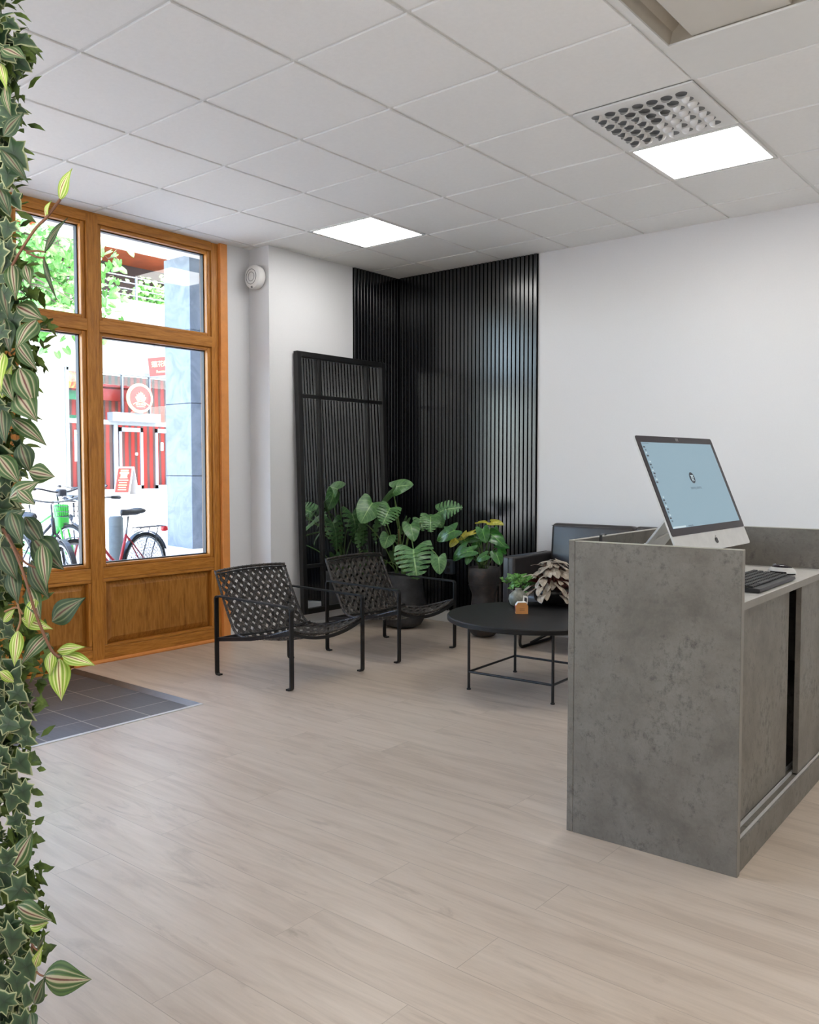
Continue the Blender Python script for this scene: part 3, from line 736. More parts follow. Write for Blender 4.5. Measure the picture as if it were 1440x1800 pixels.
ic = on_z(905, 1046, TZ); ic.z = TZ; ic = bc + V((-.115, .06, 0))
t = thing('potted_ivy', 'small green ivy and grass plant trailing left behind the round vase', 'potted plant', (ic.x - .03, ic.y + .045, TZ))
bm = B(); lathe(bm, [(.045, 0), (.055, .05), (.058, .085), (.052, .085), (.05, .07)], n=28); obj('pot', clean(bm), 'ceramic_black', t, smooth=True)
bm = B(); st = B(); gr = B()
for k in range(14):
    az = radians(rnd.uniform(165, 265)); reach = rnd.uniform(.10, .27); zt = rnd.uniform(.01, .19)
    d = V((cos(az), sin(az), 0)); pts = bez((0, 0, .08), d * reach * .55 + V((0, 0, .2)), d * reach + V((0, 0, zt)), 10); tube(st, pts, .0014, n=5)
    for p in pts[3:]:
        for _ in range(2):
            dd = V((rnd.uniform(-1, 1), rnd.uniform(-1, 1), rnd.uniform(-.6, .4)))
            lobed(bm, p + dd * .008, dd, V((.4 + rnd.uniform(-.5, .5), -.6, .6 + rnd.uniform(-.5, .5))), rnd.uniform(.018, .03))
for k in range(60):
    az = rnd.uniform(0, 2 * pi); d = V((cos(az), sin(az), 0)); h = rnd.uniform(.12, .19); r = rnd.uniform(.08, .17); pts = bez((0, 0, .08), d * .03 + V((0, 0, h)), d * r + V((0, 0, h * rnd.uniform(.3, 1))), 6)
    tube(gr, pts, [.0016, .0016, .0015, .0013, .001, .0007, .0003], n=3)
obj('ivy_leaves', bm, 'ivy_green_leaf', t); obj('stems', st, 'stem_green', t); obj('grass_blades', gr, 'grass_leaf', t)

vc = on_z(911, 1066, TZ)
t = thing('vase', 'small round grey green vase behind the orange carton on the table', 'vase', vc)
bm = B(); lathe(bm, [(.022, 0), (.048, .014), (.060, .045), (.056, .072), (.034, .094), (.017, .104), (.020, .114), (.013, .113), (.012, .09)], n=36); obj('body', clean(bm), 'vase_glaze', t, smooth=True)
kc = on_z(917, 1078, TZ)
t = thing('gift_box', 'tiny orange and white gable carton with a tag on the table', 'box', kc, radians(38))
bm = B(); prism(bm, [(-.036, -.024, 0), (.036, -.024, 0), (.036, -.024, .048), (.024, -.024, .066), (-.024, -.024, .066), (-.036, -.024, .048)], (0, .048, 0)); obj('carton', clean(bm), 'carton', t)
bm = B(); prism(bm, [(-.0368, -.018, .012), (-.0368, .018, .012), (-.0368, .018, .05), (-.0368, -.018, .05)], (.0008, 0, 0)); obj('printed_side', clean(bm), 'carton_print', t)
bm = B(); prism(bm, [(-.0376, -.018, .012), (-.0376, -.004, .012), (-.0376, -.008, .042), (-.0376, -.018, .03)], (.0008, 0, 0)); obj('printed_figure', clean(bm), 'carton_blue', t)
bm = B(); prism(bm, [(-.037, -.0245, .048), (-.037, .0245, .048), (-.0243, .0245, .0668), (-.0243, -.0245, .0668)], (.0008, 0, .0008)); prism(bm, [(-.025, -.024, .067), (.025, -.024, .067), (.025, .024, .067), (-.025, .024, .067)], (0, 0, .001)); obj('lid', clean(bm), 'label_white', t)
bm = B()
for a, b in (((-.018, .012, .067), (.004, .015, .067)), ((.018, .012, .067), (.036, .015, .067))): pass
prism(bm, [(.008, .014, .067), (.036, .014, .05), (.040, .014, .096), (.012, .014, .105)], (0, .002, 0)); obj('tag', clean(bm), 'label_white', t)
bm = B(); prism(bm, [(.017, .0132, .072), (.032, .0132, .063), (.033, .0132, .088), (.018, .0132, .094)], (0, .0006, 0)); obj('tag_print', clean(bm), 'label_dark', t)
for zz in (.022, .03): 
    bm = B(); box(bm, (-.014, -.0248, zz), (.016, -.024, zz + .0015)); obj('print_line', bm, 'label_dark', t)

# ================================================================== planters
def soil(t, r, z):
    bm = B(); lathe(bm, [(r, z - .02), (r, z), (r * .5, z + .006)], n=28); obj('soil', clean(bm), 'soil', t)
PX, PY = -4.545, 5.43
mon = thing('potted_monstera', 'tall split leaf monstera in a big dark grey pot in front of the mirror', 'potted plant', (PX, PY, 0))
bm = B(); lathe(bm, [(.10, 0), (.150, .02), (.178, .07), (.190, .13), (.186, .20), (.170, .31), (.160, .40), (.158, .435), (.146, .437), (.146, .40)], n=48); obj('pot', clean(bm), 'planter_dark', mon, smooth=True); soil(mon, .15, .41)
O = V((PX, PY, 0))
def stalk(bm, pts, r=.0045): tube(bm, pts, r, n=6)
lw = 1.0
def pxleaf(par, mat, bx, by, tx, ty, w, dy, dyt, root, face, split=False, droop=.12, kind='heart', bend=.25, stem='stem_green', sr=.0042):
    """one leaf with its stalk; attachment and tip given on planes y = dy / dyt of the room"""
    b = on_y(bx, by, dy) - O2; tp = on_y(tx, ty, dyt) - O2
    L = (tp - b).length; wid = w * lw
    bm = B(); leaf(bm, b, tp, face, wid, kind, droop=droop, fold=.10, nu=5, nv=(20 if split else 10), split=split); lf = obj('leaf', bm, mat, par)
    bm = B(); mid = (root + b) / 2 + V((0, 0, bend * (b - root).length)); tube(bm, bez(root, mid, b, 9), sr, n=6); obj('stalk', bm, stem, par, smooth=True)
O2 = O
toC = V((.62, -.76, .25))
R0 = V((.0, .0, .42)); tk = V((-.03, -.02, .80))
bm = B(); tube(bm, bez((0, 0, .40), (.02, -.02, .62), tk, 8), [.014, .014, .013, .012, .011, .01, .009, .009, .008], n=8); obj('main_stem', bm, 'stem_green', mon, smooth=True)
bm = B(); tube(bm, bez((.02, .0, .40), (.04, -.02, .66), (.12, -.06, .78), 8), .009, n=7); obj('main_stem', bm, 'stem_green', mon, smooth=True)
tk2 = V((.12, -.06, .78))
pxleaf(mon, 'monstera_leaf', 691, 858, 727, 852, .20, 5.36, 5.42, tk, (.35, -.8, .75), droop=.06, bend=.1)
pxleaf(mon, 'monstera_leaf', 686, 893, 672, 924, .22, 5.22, 5.10, tk, toC, True)
pxleaf(mon, 'monstera_leaf', 655, 884, 634, 920, .25, 5.16, 5.02, V((-.01, -.02, .52)), toC, False, bend=.1)
pxleaf(mon, 'monstera_leaf', 683, 942, 675, 964, .15, 5.20, 5.14, V((-.01, -.01, .6)), toC)
pxleaf(mon, 'monstera_leaf', 722, 922, 728, 952, .16, 5.28, 5.22, tk2, toC, bend=.1)
pxleaf(mon, 'monstera_leaf', 738, 912, 744, 934, .14, 5.42, 5.38, tk2, toC, True, bend=.1)
pxleaf(mon, 'monstera_leaf', 757, 908, 757, 936, .20, 5.34, 5.26, tk2, toC, True, bend=.05)
pxleaf(mon, 'monstera_leaf', 766, 906, 777, 928, .16, 5.50, 5.45, tk2, toC, False, bend=.05)
pxleaf(mon, 'monstera_leaf', 774, 900, 814, 892, .20, 5.44, 5.48, tk2, (.5, -.8, .5), True, bend=.05)
pxleaf(mon, 'monstera_leaf', 727, 966, 734, 1020, .36, 5.10, 4.99, tk2, (.5, -.8, .4), True, droop=.16, bend=.1)
pxleaf(mon, 'monstera_leaf', 771, 980, 773, 1010, .14, 5.08, 5.04, V((.08, -.06, .52)), toC, bend=.35)
# stems and leaves on the window side, seen again in the mirror
for k, (bx_, by_, bz_, L, w, sp) in enumerate([(-.17, -.28, .86, .24, .22, 1), (-.18, -.05, .92, .26, .23, 1), (-.10, .16, .84, .22, .2, 1), (-.20, .10, .60, .13, .11, 0), (-.16, -.26, .58, .14, .12, 0), (-.21, .02, .50, .12, .11, 0), (-.02, -.1, 1.10, .20, .14, 0)]):
    b = V((bx_, by_, bz_)); d = V((-.12, rnd.uniform(-.6, .6), -.75)).normalized()
    bm = B(); leaf(bm, b, b + d * L, (-.9, -.3, .45), w, 'heart', droop=.14, fold=.1, nu=5, nv=20 if sp else 10, split=bool(sp)); obj('leaf', bm, 'monstera_leaf', mon)
    bm = B(); root = V((rnd.uniform(-.05, .02), rnd.uniform(-.05, .05), .42)); tube(bm, bez(root, (root + b) / 2 + V((.05, 0, .1)), b, 9), .0042, n=6); obj('stalk', bm, 'stem_green', mon, smooth=True)
bm = B(); tube(bm, bez(tk, tk + V((.04, -.03, -.02)), tk + V((.03, -.05, -.28)), 8), .003, n=5); obj('aerial_root', bm, 'stem_brown', mon)

lw = .8
ant = thing('potted_anthurium', 'green anthurium with yellow blooms in a brown grey goblet planter', 'potted plant', (-3.79, 5.5, 0)); O2 = V((-3.79, 5.5, 0))
bm = B(); lathe(bm, [(.04, 0), (.085, .012), (.112, .045), (.120, .09), (.116, .14), (.104, .20), (.094, .27), (.090, .318), (.092, .335), (.108, .375), (.118, .42), (.121, .47), (.121, .535), (.111, .537), (.108, .50)], n=48)
for z in (.40, .425, .44): tube(bm, [((.1165 + (z - .40) * .05) * cos(a), (.1165 + (z - .40) * .05) * sin(a), z) for a in [2 * pi * k / 40 for k in range(40)]], .0018, n=5, closed=True)
obj('pot', clean(bm), 'planter_brown', ant, smooth=True); soil(ant, .112, .515)
Rt = V((0, 0, .52))
def al(bx, by, tx, ty, w, dy=5.42, mat='anthurium_leaf', face=(.5, -.75, .5), dyt=None, kind='heart'):
    r = Rt + V((rnd.uniform(-.04, .04), rnd.uniform(-.04, .02), 0)); pxleaf(ant, mat, bx, by, tx, ty, w, dy, dyt or dy - .03, r, face, bend=.12, sr=.0028, kind=kind, droop=.1)
al(842, 918, 858, 920, .07, 5.45, 'yellow_leaf', (.2, -.5, .85)); al(864, 918, 886, 923, .09, 5.42, 'yellow_leaf', (.2, -.7, .6))
al(820, 938, 809, 950, .07, 5.38, 'yellow_leaf'); al(832, 936, 806, 948, .08, 5.40, 'yellow_leaf', (.3, -.5, .8)); al(802, 948, 791, 962, .09, 5.34, 'yellow_leaf')
al(838, 945, 806, 955, .10); al(848, 930, 854, 955, .15, 5.36); al(862, 938, 888, 962, .17, 5.40); al(868, 930, 874, 950, .10, 5.5)
al(820, 962, 797, 986, .14, 5.34); al(832, 968, 800, 978, .12, 5.3); al(826, 978, 820, 993, .08, 5.3); al(856, 976, 838, 986, .10, 5.28)
al(872, 972, 880, 994, .13, 5.34); al(876, 958, 896, 964, .09, 5.52); al(874, 966, 890, 974, .12, 5.56); al(840, 952, 832, 970, .1, 5.48)
al(800, 932, 768, 951, .16, 5.28, face=(.4, -.85, .3)); al(793, 938, 780, 925, .08, 5.29, kind='lens')

# ================================================================== sofa
t = thing('sofa', 'dark leather sofa on black sled legs behind the desk', 'sofa', (-2.66, 5.52, 0))
x0, x1 = -.76, .76
bm = B(); box(bm, (x0 + .10, -.30, .25), (x1 - .10, .20, .42), bev=.04, seg=4); obj('seat', bm, 'leather', t, smooth=True)
for s, a in ((-1, x0), (1, x1 - .105)):
    bm = B(); box(bm, (a, -.33, .22), (a + .105, .26, .668), bev=.02, seg=4); obj('armrest', bm, 'leather', t, smooth=True)
    bm = B(); tube(bm, [(a + .052, -.334, .25), (a + .052, -.337, .45), (a + .052, -.334, .655), (a + .052, 0.2, .672)], .0022, n=5); obj('seam', bm, 'seam_grey', t)
for a, b in ((x0 + .10, -.002), (.002, x1 - .10)):
    bm = B(); vs = box(bm, (a, .13, .30), (b, .27, .885), bev=.035, seg=4); bmesh.ops.rotate(bm, verts=bm.verts[:], cent=(0, .2, .3), matrix=Matrix.Rotation(radians(-5), 3, 'X')); obj('backrest', bm, 'leather', t, smooth=True)
bm = B(); tube(bm, [(x0 + .14, .125, .873), (-.02, .125, .873)], .0022, n=5); obj('seam', bm, 'seam_grey', t)
for s in (-1, 1):
    xx = s * (.66); bm = B(); tube(bm, rounded([(xx, -.22, .25), (xx, -.25, .011), (xx, .22, .011), (xx, .20, .25)], .05, 5), .011, n=8); obj('sled_leg', bm, 'black_steel', t, smooth=True)
bm = B(); tube(bm, [(-.66, -.1, .02), (-.30, .1, .25)], .010, n=8); obj('brace', bm, 'black_steel', t); bm = B(); tube(bm, [(.66, -.1, .02), (.30, .1, .25)], .010, n=8); obj('brace', bm, 'black_steel', t)

# ================================================================== reception desk
dk = thing('reception_desk', 'grey concrete look reception desk with raised side panels and sliding doors', 'desk', (-.905, 2.715, 0), radians(1.6))
# local: -x away from the worker's side, +y away from the camera; x from -.585 to 0
DX, DL = -.594, 1.17
def dbox(name, lst, mat='concrete', bev=.0012, par=dk):
    bm = B()
    for lo, hi in lst: box(bm, lo, hi, bev=bev, seg=1)
    return obj(name, bm, mat, par)
dbox('end_panel', [((DX + .024, 0, 0), (0, .025, 1.032))]); dbox('end_panel', [((DX + .024, DL, 0), (0, DL + .025, 1.032))])
dbox('front_panel', [((DX, 0, 0), (DX + .023, DL + .025, 1.035))])
for lo, hi in (((DX + .024, -.0006, 1.0322), (0.0006, .0256, 1.0342)), ((DX + .024, DL, 1.0322), (0, DL + .0256, 1.0342))): dbox('edge_band', [(lo, hi)], 'concrete_edge_lit', 0)
dbox('edge_band', [((DX, 0, 1.0352), (DX + .023, DL + .025, 1.0368))], 'concrete_edge_lit', 0); dbox('edge_band', [((.0002, .0, 0), (.0012, .025, 1.032))], 'concrete_side', 0)
dbox('worktop', [((DX + .024, .026, .842), (-.002, DL - .001, .867))], 'concrete_top_lit'); dbox('edge_band', [((-.0018, .026, .8425), (-.0008, DL - .001, .8665))], 'concrete_side', 0)
dbox('plinth', [((DX + .024, .026, 0), (-.004, DL - .001, .098))])
dbox('cabinet_back', [((DX + .03, .03, .10), (DX + .05, DL - .005, .84))], 'label_dark')
d1 = dbox('sliding_door', [((-.064, .028, .112), (-.046, .735, .836))]); d2 = dbox('sliding_door', [((-.038, .80, .104), (-.018, DL - .006, .838))])
bm = B(); lathe(bm, [(.008, 0), (.008, .010), (.011, .012), (.011, .017)], c=(-.046, .075, .765), axis='X', n=18); obj('lock', clean(bm), 'chrome', d1)
dbox('track', [((-.07, .028, .098), (-.066, DL - .004, .112)), ((-.044, .028, .098), (-.040, DL - .004, .112)), ((-.016, .028, .098), (-.012, DL - .004, .108))], 'alu', 0)
dbox('shelf', [((DX + .05, .03, .45), (-.08, DL - .01, .47))], 'label_dark')
bm = B(); tube(bm, rounded([(DX + .024, .17, .98), (DX + .04, .17, .98), (DX + .04, .17, 1.048), (DX + .065, .155, 1.048)], .004, 3), 0, flat=(.016, .004, (0, 1, 0))); obj('cable_clip', bm, 'black_plastic', dk)

# all-in-one computer: TL/TR/BR/BL of the face measured in the room
TLp, TRp, BRp, BLp = V((-1.288, 2.762, 1.398)), V((-1.268, 3.405, 1.402)), V((-1.108, 3.412, 1.003)), V((-1.128, 2.768, .998))
ux = (TRp - TLp + BRp - BLp).normalized(); uy = (TLp - BLp + TRp - BRp).normalized(); uz = ux.cross(uy).normalized()
cm = (TLp + TRp + BRp + BLp) / 4; Wm, Hm = .645, .433
comp = thing('desktop_computer', 'silver all in one computer with tilted screen on the reception desk', 'computer', (cm.x - .09, cm.y, .868))
RM = Matrix((ux, uy, uz)).transposed().to_4x4(); MM = Matrix.Translation(cm - comp.location) @ RM
def rrect(w, h, r, n=5, cx=0, cy=0, z=0):
    out = []
    for sx, sy, a0 in ((1, 1, 0), (-1, 1, pi / 2), (-1, -1, pi), (1, -1, 3 * pi / 2)):
        for k in range(n + 1): a = a0 + pi / 2 * k / n; out.append(V((cx + sx * (w / 2 - r) + r * cos(a), cy + sy * (h / 2 - r) + r * sin(a), z)))
    return out
def mp(bm): bmesh.ops.transform(bm, matrix=MM, verts=bm.verts[:]); return clean(bm)
bm = B(); prism(bm, rrect(Wm, Hm, .012, z=-.007), (0, 0, .006)); obj('aluminium_body', mp(bm), 'alu', comp)
bm = B(); lathe(bm, [(.30, -.007), (.20, -.025), (.05, -.036)], n=40); bmesh.ops.transform(bm, matrix=Matrix.Diagonal((1, .62, 1, 1)), verts=bm.verts[:]); obj('rear_shell', mp(bm), 'alu', comp, smooth=True)
chin = .066; gh = Hm - chin
bm = B(); prism(bm, rrect(Wm - .003, gh - .002, .010, cy=chin / 2, z=-.001), (0, 0, .0018)); obj('glass_front', mp(bm), 'black_gloss', comp)
sw_, sh_ = Wm - .052, gh - .052; scy = chin / 2 + .001
bm = B(); prism(bm, [(-sw_ / 2, scy - sh_ / 2, .0009), (sw_ / 2, scy - sh_ / 2, .0009), (sw_ / 2, scy + sh_ / 2, .0009), (-sw_ / 2, scy + sh_ / 2, .0009)], (0, 0, .0004)); scr = obj('screen', mp(bm), 'screen', comp)
def on_screen(name, x, y, w, h, mat, z=.0014):
    bm = B(); prism(bm, [(x - w / 2, y - h / 2, z), (x + w / 2, y - h / 2, z), (x + w / 2, y + h / 2, z), (x - w / 2, y + h / 2, z)], (0, 0, .0002)); return obj(name, mp(bm), mat, scr)
bm = B(); lathe(bm, [(.0215, .0014), (.0215, .0017)], c=(.01, scy + .022, 0), n=40); obj('emblem', mp(bm), 'screen_dark', scr)
bm = B(); cc = V((.01, scy + .022, .0019))
prism(bm, [cc + V(p) for p in ((-.012, .010, 0), (.012, .010, 0), (.012, .0065, 0), (-.012, .0065, 0))], (0, 0, .0002))
tube(bm, [cc + V((.008 * cos(a), -.002 + .008 * sin(a), 0)) for a in [2 * pi * k / 20 for k in range(14)]], .0012, n=4); tube(bm, [cc + V((-.007, -.014, 0)), cc + V((.006, .004, 0))], .0012, n=4); tube(bm, [cc + V((.0, -.004, 0)), cc + V((.009, -.013, 0))], .0012, n=4)
obj('emblem_mark', mp(bm), 'screen_light', scr)
mw = Matrix.Translation(comp.location) @ MM
tp_ = mw @ V((.014, scy - .018, .0016))
text_obj('caption', 'DENTIQ DENTAL', .0125, tp_, RM, 'screen_text', scr, ext=.0001)
for k in range(26):
    if k in (4, 13, 14, 15, 16): continue
    on_screen('side_icon', -sw_ / 2 + .012 + .004 * (k % 2), scy + sh_ / 2 - .018 - k * .0108, .010 if k % 3 else .014, .0055, ['screen_dark', 'screen_text', 'screen_light'][k % 3])
on_screen('dock_bar', -sw_ / 2 + .055, scy - sh_ / 2 + .004, .10, .006, 'screen_light'); 
for k in range(5): on_screen('dock_icon', -sw_ / 2 + .13 + .008 * k, scy - sh_ / 2 + .004, .005, .005, 'screen_text')
on_screen('menu_line', -sw_ / 2 + .03, scy + sh_ / 2 - .004, .05, .002, 'screen_text')
bm = B(); prism(bm, [(-.012, chin / 2 + gh / 2 - .018, .001), (.012, chin / 2 + gh / 2 - .018, .001), (.012, chin / 2 + gh / 2 - .006, .001), (-.012, chin / 2 + gh / 2 - .006, .001)], (0, 0, .0006)); obj('camera_cover', mp(bm), 'grey_plastic', comp)
# fruit emblem on the chin: round body with a bite, and a leaf
bm = B(); cy_ = -Hm / 2 + chin / 2 + .001; pts = []
for k in range(36):
    a = 2 * pi * k / 36; r = .0115 * (1 + .06 * cos(2 * a) - .10 * max(0, sin(a)) ** 12 - .06 * max(0, -sin(a)) ** 10)
    p = V((r * cos(a), r * sin(a) * 1.02, 0))
    bc_ = V((.0155, .002, 0)); dd = p - bc_
    if dd.length < .0068: p = bc_ + dd.normalized() * .0068
    pts.append(p + V((.02, cy_ - .002, .0008)))
prism(bm, pts, (0, 0, .0005)); prism(bm, [V((.02, cy_ + .0105, .0008)) + V(p) for p in ((0, 0, 0), (.0035, .001, 0), (.005, .0055, 0), (.001, .004, 0))], (0, 0, .0005)); obj('fruit_emblem', mp(bm), 'screen_black' if 'screen_black' in M else 'gasket', comp)
# stand
bm = B()
c0 = comp.location
hinge = MM @ V((0, -.03, -.03)); 
prof = [hinge + V((-.0, 0, .02)), V((-.145, 0, .02)) , V((-.15, 0, .006)), V((.055, 0, .0045))]
pts = rounded([hinge + V((.01, 0, .03)), V((-.165, 0, .005)), V((.05, 0, .005))], .03, 6)
tube(bm, pts, 0, flat=(.19, .007, (0, 1, 0))); obj('stand', clean(bm), 'alu', comp)
bm = B(); tube(bm, bez(MM @ V((-.03, -.1, -.03)), (-.20, -.05, .09), (-.26, -.1, .006), 10), .004, n=6); obj('power_cord', bm, 'label_white', comp, smooth=True)

# keyboard and mouse
def fr(px, py, z=.868): return on_z(px, py, z)
kb = thing('keyboard', 'dark grey keyboard on the desk behind the side panel', 'keyboard', (-1.02, 3.20, .868), radians(1.6))
bm = B(); bm_pts = [(-.075, -.225, .0), (.075, -.225, .0), (.082, -.225, .004), (.080, -.225, .014), (-.075, -.225, .026)]
prism(bm, bm_pts, (0, .45, 0)); obj('case', clean(bm), 'dark_key', kb)
bm = B()
for r in range(6):
    x = -.060 + r * .0215
    for k in range(22):
        y = -.21 + k * .0197; z = .026 - (x + .075) / .155 * .012
        if r == 5 and 4 <= k <= 9: continue
        box(bm, (x - .0085, y - .0083, z), (x + .0085, y + .0083, z + .006), bev=.002, seg=1)
box(bm, (-.060 + 5 * .0215 - .0085, -.14, .017), (-.060 + 5 * .0215 + .0085, -.02, .023), bev=.002, seg=1)
tag(obj('keys', bm, 'dark_key', kb), kind='stuff')
mo = thing('computer_mouse', 'black and silver computer mouse on the desk beside the keyboard', 'mouse', (-1.045, 3.60, .868), radians(-12))
def blob(bm, lx, ly, lz, z0, n=20, m=8, sx=0):
    rows = []
    for j in range(m + 1):
        ph = pi / 2 * j / m; rows.append([bm.verts.new((lx * cos(ph) * cos(a) + sx, ly * cos(ph) * sin(a), z0 + lz * sin(ph))) for a in [2 * pi * k / n for k in range(n)]])
    for a, b in zip(rows, rows[1:]):
        for k in range(n): bm.faces.new((a[k], a[(k + 1) % n], b[(k + 1) % n], b[k]))
    bm.faces.new(rows[0][::-1]); bmesh.ops.remove_doubles(bm, verts=bm.verts[:], dist=.00005)
bm = B(); blob(bm, .056, .030, .024, .0); obj('base', clean(bm), 'black_plastic', mo, smooth=True)
bm = B(); blob(bm, .058, .0335, .030, .006); 
bmesh.ops.delete(bm, geom=[f for f in bm.faces if (f.calc_center_median().z < .013 and abs(f.calc_center_median().x) < .036) or f.calc_center_median().z > .029], context='FACES'); obj('side_band', bm, 'alu', mo, smooth=True)
bm = B(); blob(bm, .053, .029, .030, .0085); obj('top_shell', clean(bm), 'black_gloss', mo, smooth=True)
bm = B(); lathe(bm, [(.008, -.003), (.008, .003)], c=(-.03, 0, .031), axis='Y', n=16); obj('scroll_wheel', bm, 'grey_plastic', mo)

# ================================================================== artificial plant wall at the left edge
PW = V((-1.62, .60, 0))
pw = thing('plant_wall', 'artificial green plant wall with ivy and striped trailing leaves at the left edge', 'plant wall', PW)
bx = at(8, 1700, 1.34); XE = bx.x
bm = B(); box(bm, (-1.2, -.022, 0), (XE - PW.x + .004, .0, 2.75), bev=.002); obj('board', bm, 'white_trim', pw)
rnd = random.Random(11)
bm = B(); 
for k in range(5200):      # dense small filler near the visible edge
    z = rnd.uniform(.18, 2.3); e = rnd.random() ** 1.5
    p = V((XE - PW.x - .012 - e * .5 + .02 * sin(z * 9), rnd.uniform(.004, .085) + .02 * sin(z * 14), z))
    d = V((rnd.uniform(-.6, 1), rnd.uniform(-.4, 1), rnd.uniform(-1, .6)))
    if rnd.random() < .35: lobed(bm, p, d, V((rnd.uniform(-.2, 1), rnd.uniform(-1, .6), rnd.uniform(0, .8))), rnd.uniform(.014, .026), mi=0)
    else: leaf(bm, p, p + d.normalized() * rnd.uniform(.015, .035), V((.6, -.6, .4)), rnd.uniform(.006, .013), 'lens', nu=1, nv=3)
tag(obj('filler_foliage', bm, 'moss_leaf', pw), kind='stuff')
def pl(px, py, d): return at(px, py, d) - PW
ivy = B(); TOV = V((.62, -.70, .15))
for k in range(640):
    py = rnd.uniform(-40, 1860); lim = 22 + 12 * sin(py / 90.) + 8 * sin(py / 37.) + (12 if 1180 < py < 1800 else 0)
    px = rnd.uniform(-90, lim); d = rnd.uniform(1.26, 1.36) + (.02 if px > 15 else 0)
    ang = rnd.uniform(-2.6, -.2) if rnd.random() < .8 else rnd.uniform(0, 6.28)
    dd = _R * cos(ang) + V((0, 0, sin(ang)))
    lobed(ivy, pl(px, py, d), dd, TOV + V((rnd.uniform(-.7, .7), rnd.uniform(-.7, .7), rnd.uniform(-.5, .6))), rnd.uniform(.020, .034))
for px, py, a, s in ((22, 1195, 60, 30), (26, 1215, -40, 32), (18, 1250, -100, 30), (34, 1275, -60, 38), (42, 1300, -20, 26), (30, 1335, -50, 40), (38, 1385, -70, 34), (24, 1400, -110, 34), (36, 1455, -60, 22), (14, 1500, -90, 34), (26, 1560, -30, 46), (18, 1520, 190, 34), (46, 1600, -80, 34), (24, 1640, -100, 46), (44, 1690, -70, 44), (60, 1650, -60, 24), (30, 1720, -90, 38), (52, 1745, -110, 34), (38, 1790, -70, 40), (12, 190, -60, 34), (18, 262, -50, 48), (15, 300, -100, 34), (22, 345, -60, 28), (16, 395, -110, 30), (12, 430, -80, 30), (10, 470, 100, 30)):
    a = radians(a); lobed(ivy, pl(px, py, 1.27), _R * cos(a) + V((0, 0, sin(a))), TOV + V((rnd.uniform(-.3, .3), rnd.uniform(-.3, .3), rnd.uniform(-.3, .3))), s / FPX * 1.3)
tag(obj('ivy_foliage', ivy, 'ivy_leaf', pw), kind='stuff')
# big striped leaves: base, tip, width (image measures turned into places), material
SL = [(3, 85, 46, 104, 30, 's'), (6, 240, 42, 198, 28, 's'), (2, 262, 50, 322, 24, 'd'), (105, 352, 127, 296, 21, 'l'), (82, 386, 91, 352, 12, 'l'), (78, 444, 119, 383, 13, 'd'), (76, 452, 101, 530, 9, 'd'),
      (22, 462, 28, 528, 30, 's'), (45, 466, 54, 503, 22, 's'), (28, 537, 76, 562, 38, 's'), (64, 562, 30, 612, 38, 's'), (28, 600, 66, 652, 30, 's'), (34, 646, 62, 716, 44, 's'), (30, 692, 66, 742, 44, 's'), (20, 735, 83, 784, 30, 's'),
      (36, 780, 54, 832, 34, 'd'), (50, 828, 97, 838, 34, 's'), (16, 876, 70, 846, 34, 's'), (8, 925, 46, 896, 30, 's'), (44, 908, 78, 962, 32, 's'), (58, 945, 112, 1002, 50, 'd'), (55, 985, 86, 1052, 38, 's'), (74, 955, 82, 1035, 28, 's'),
      (91, 1093, 151, 1050, 40, 's'), (86, 1113, 38, 1168, 28, 's'), (38, 1086, 93, 1106, 24, 'l'), (90, 1146, 88, 1188, 20, 'l'), (100, 1144, 151, 1137, 19, 'l'), (109, 1152, 168, 1170, 24, 'l'), (104, 1157, 108, 1232, 36, 'l'), (32, 1108, 25, 1172, 22, 'l'), (6, 1094, 27, 1070, 14, 'l'),
      (24, 1526, 59, 1460, 36, 's'), (30, 1592, 91, 1618, 38, 's'), (52, 1628, 86, 1622, 22, 'l'), (76, 1716, 161, 1722, 54, 's'), (60, 1766, 80, 1716, 26, 'd'), (54, 1780, 62, 1822, 24, 'd'), (66, 1670, 80, 1642, 10, 'd'), (62, 1700, 76, 1660, 16, 'l'), (40, 1560, 62, 1580, 26, 'd'),
      (8, 560, 18, 620, 34, 'd'), (2, 650, 24, 706, 34, 's'), (4, 720, 10, 780, 30, 'd'), (-4, 800, 34, 850, 36, 's'), (2, 960, 30, 1020, 34, 's'), (20, 1000, 32, 1062, 28, 's'), (20, 900, 40, 960, 30, 's'), (6, 620, 2, 690, 26, 'l'), (2, 700, 22, 640, 20, 'l'), (10, 150, 20, 205, 20, 's'), (0, 110, 12, 160, 16, 'l'), (-2, 330, 18, 380, 26, 's'), (4, 500, 14, 560, 30, 's'), (50, 1030, 72, 1090, 28, 's'), (62, 1052, 50, 1105, 24, 'l'), (30, 860, 62, 888, 26, 's'), (0, 1180, 28, 1200, 18, 'l')]
rnd = random.Random(3)
mats = {'s': 'striped_leaf', 'd': 'striped_dark_leaf', 'l': 'lime_leaf'}
for i, (x0, y0, x1, y1, wd, k) in enumerate(SL):
    d0 = 1.25 + .03 * rnd.random(); d1 = d0 - rnd.uniform(-.01, .03)
    bm = B(); leaf(bm, pl(x0, y0, d0), pl(x1, y1, d1), TOV + V((rnd.uniform(-.3, .3), rnd.uniform(-.3, .3), rnd.uniform(-.2, .5))), wd / FPX * d0 * 1.08, 'lens', droop=rnd.uniform(.06, .16), fold=rnd.uniform(.1, .35), nu=4, nv=12)
    if k == 's' and rnd.random() < .35: k = 'd'
    o = obj('striped_leaf', bm, mats[k], pw)
    if k == 'l': o['label'] = 'lime green striped leaf'
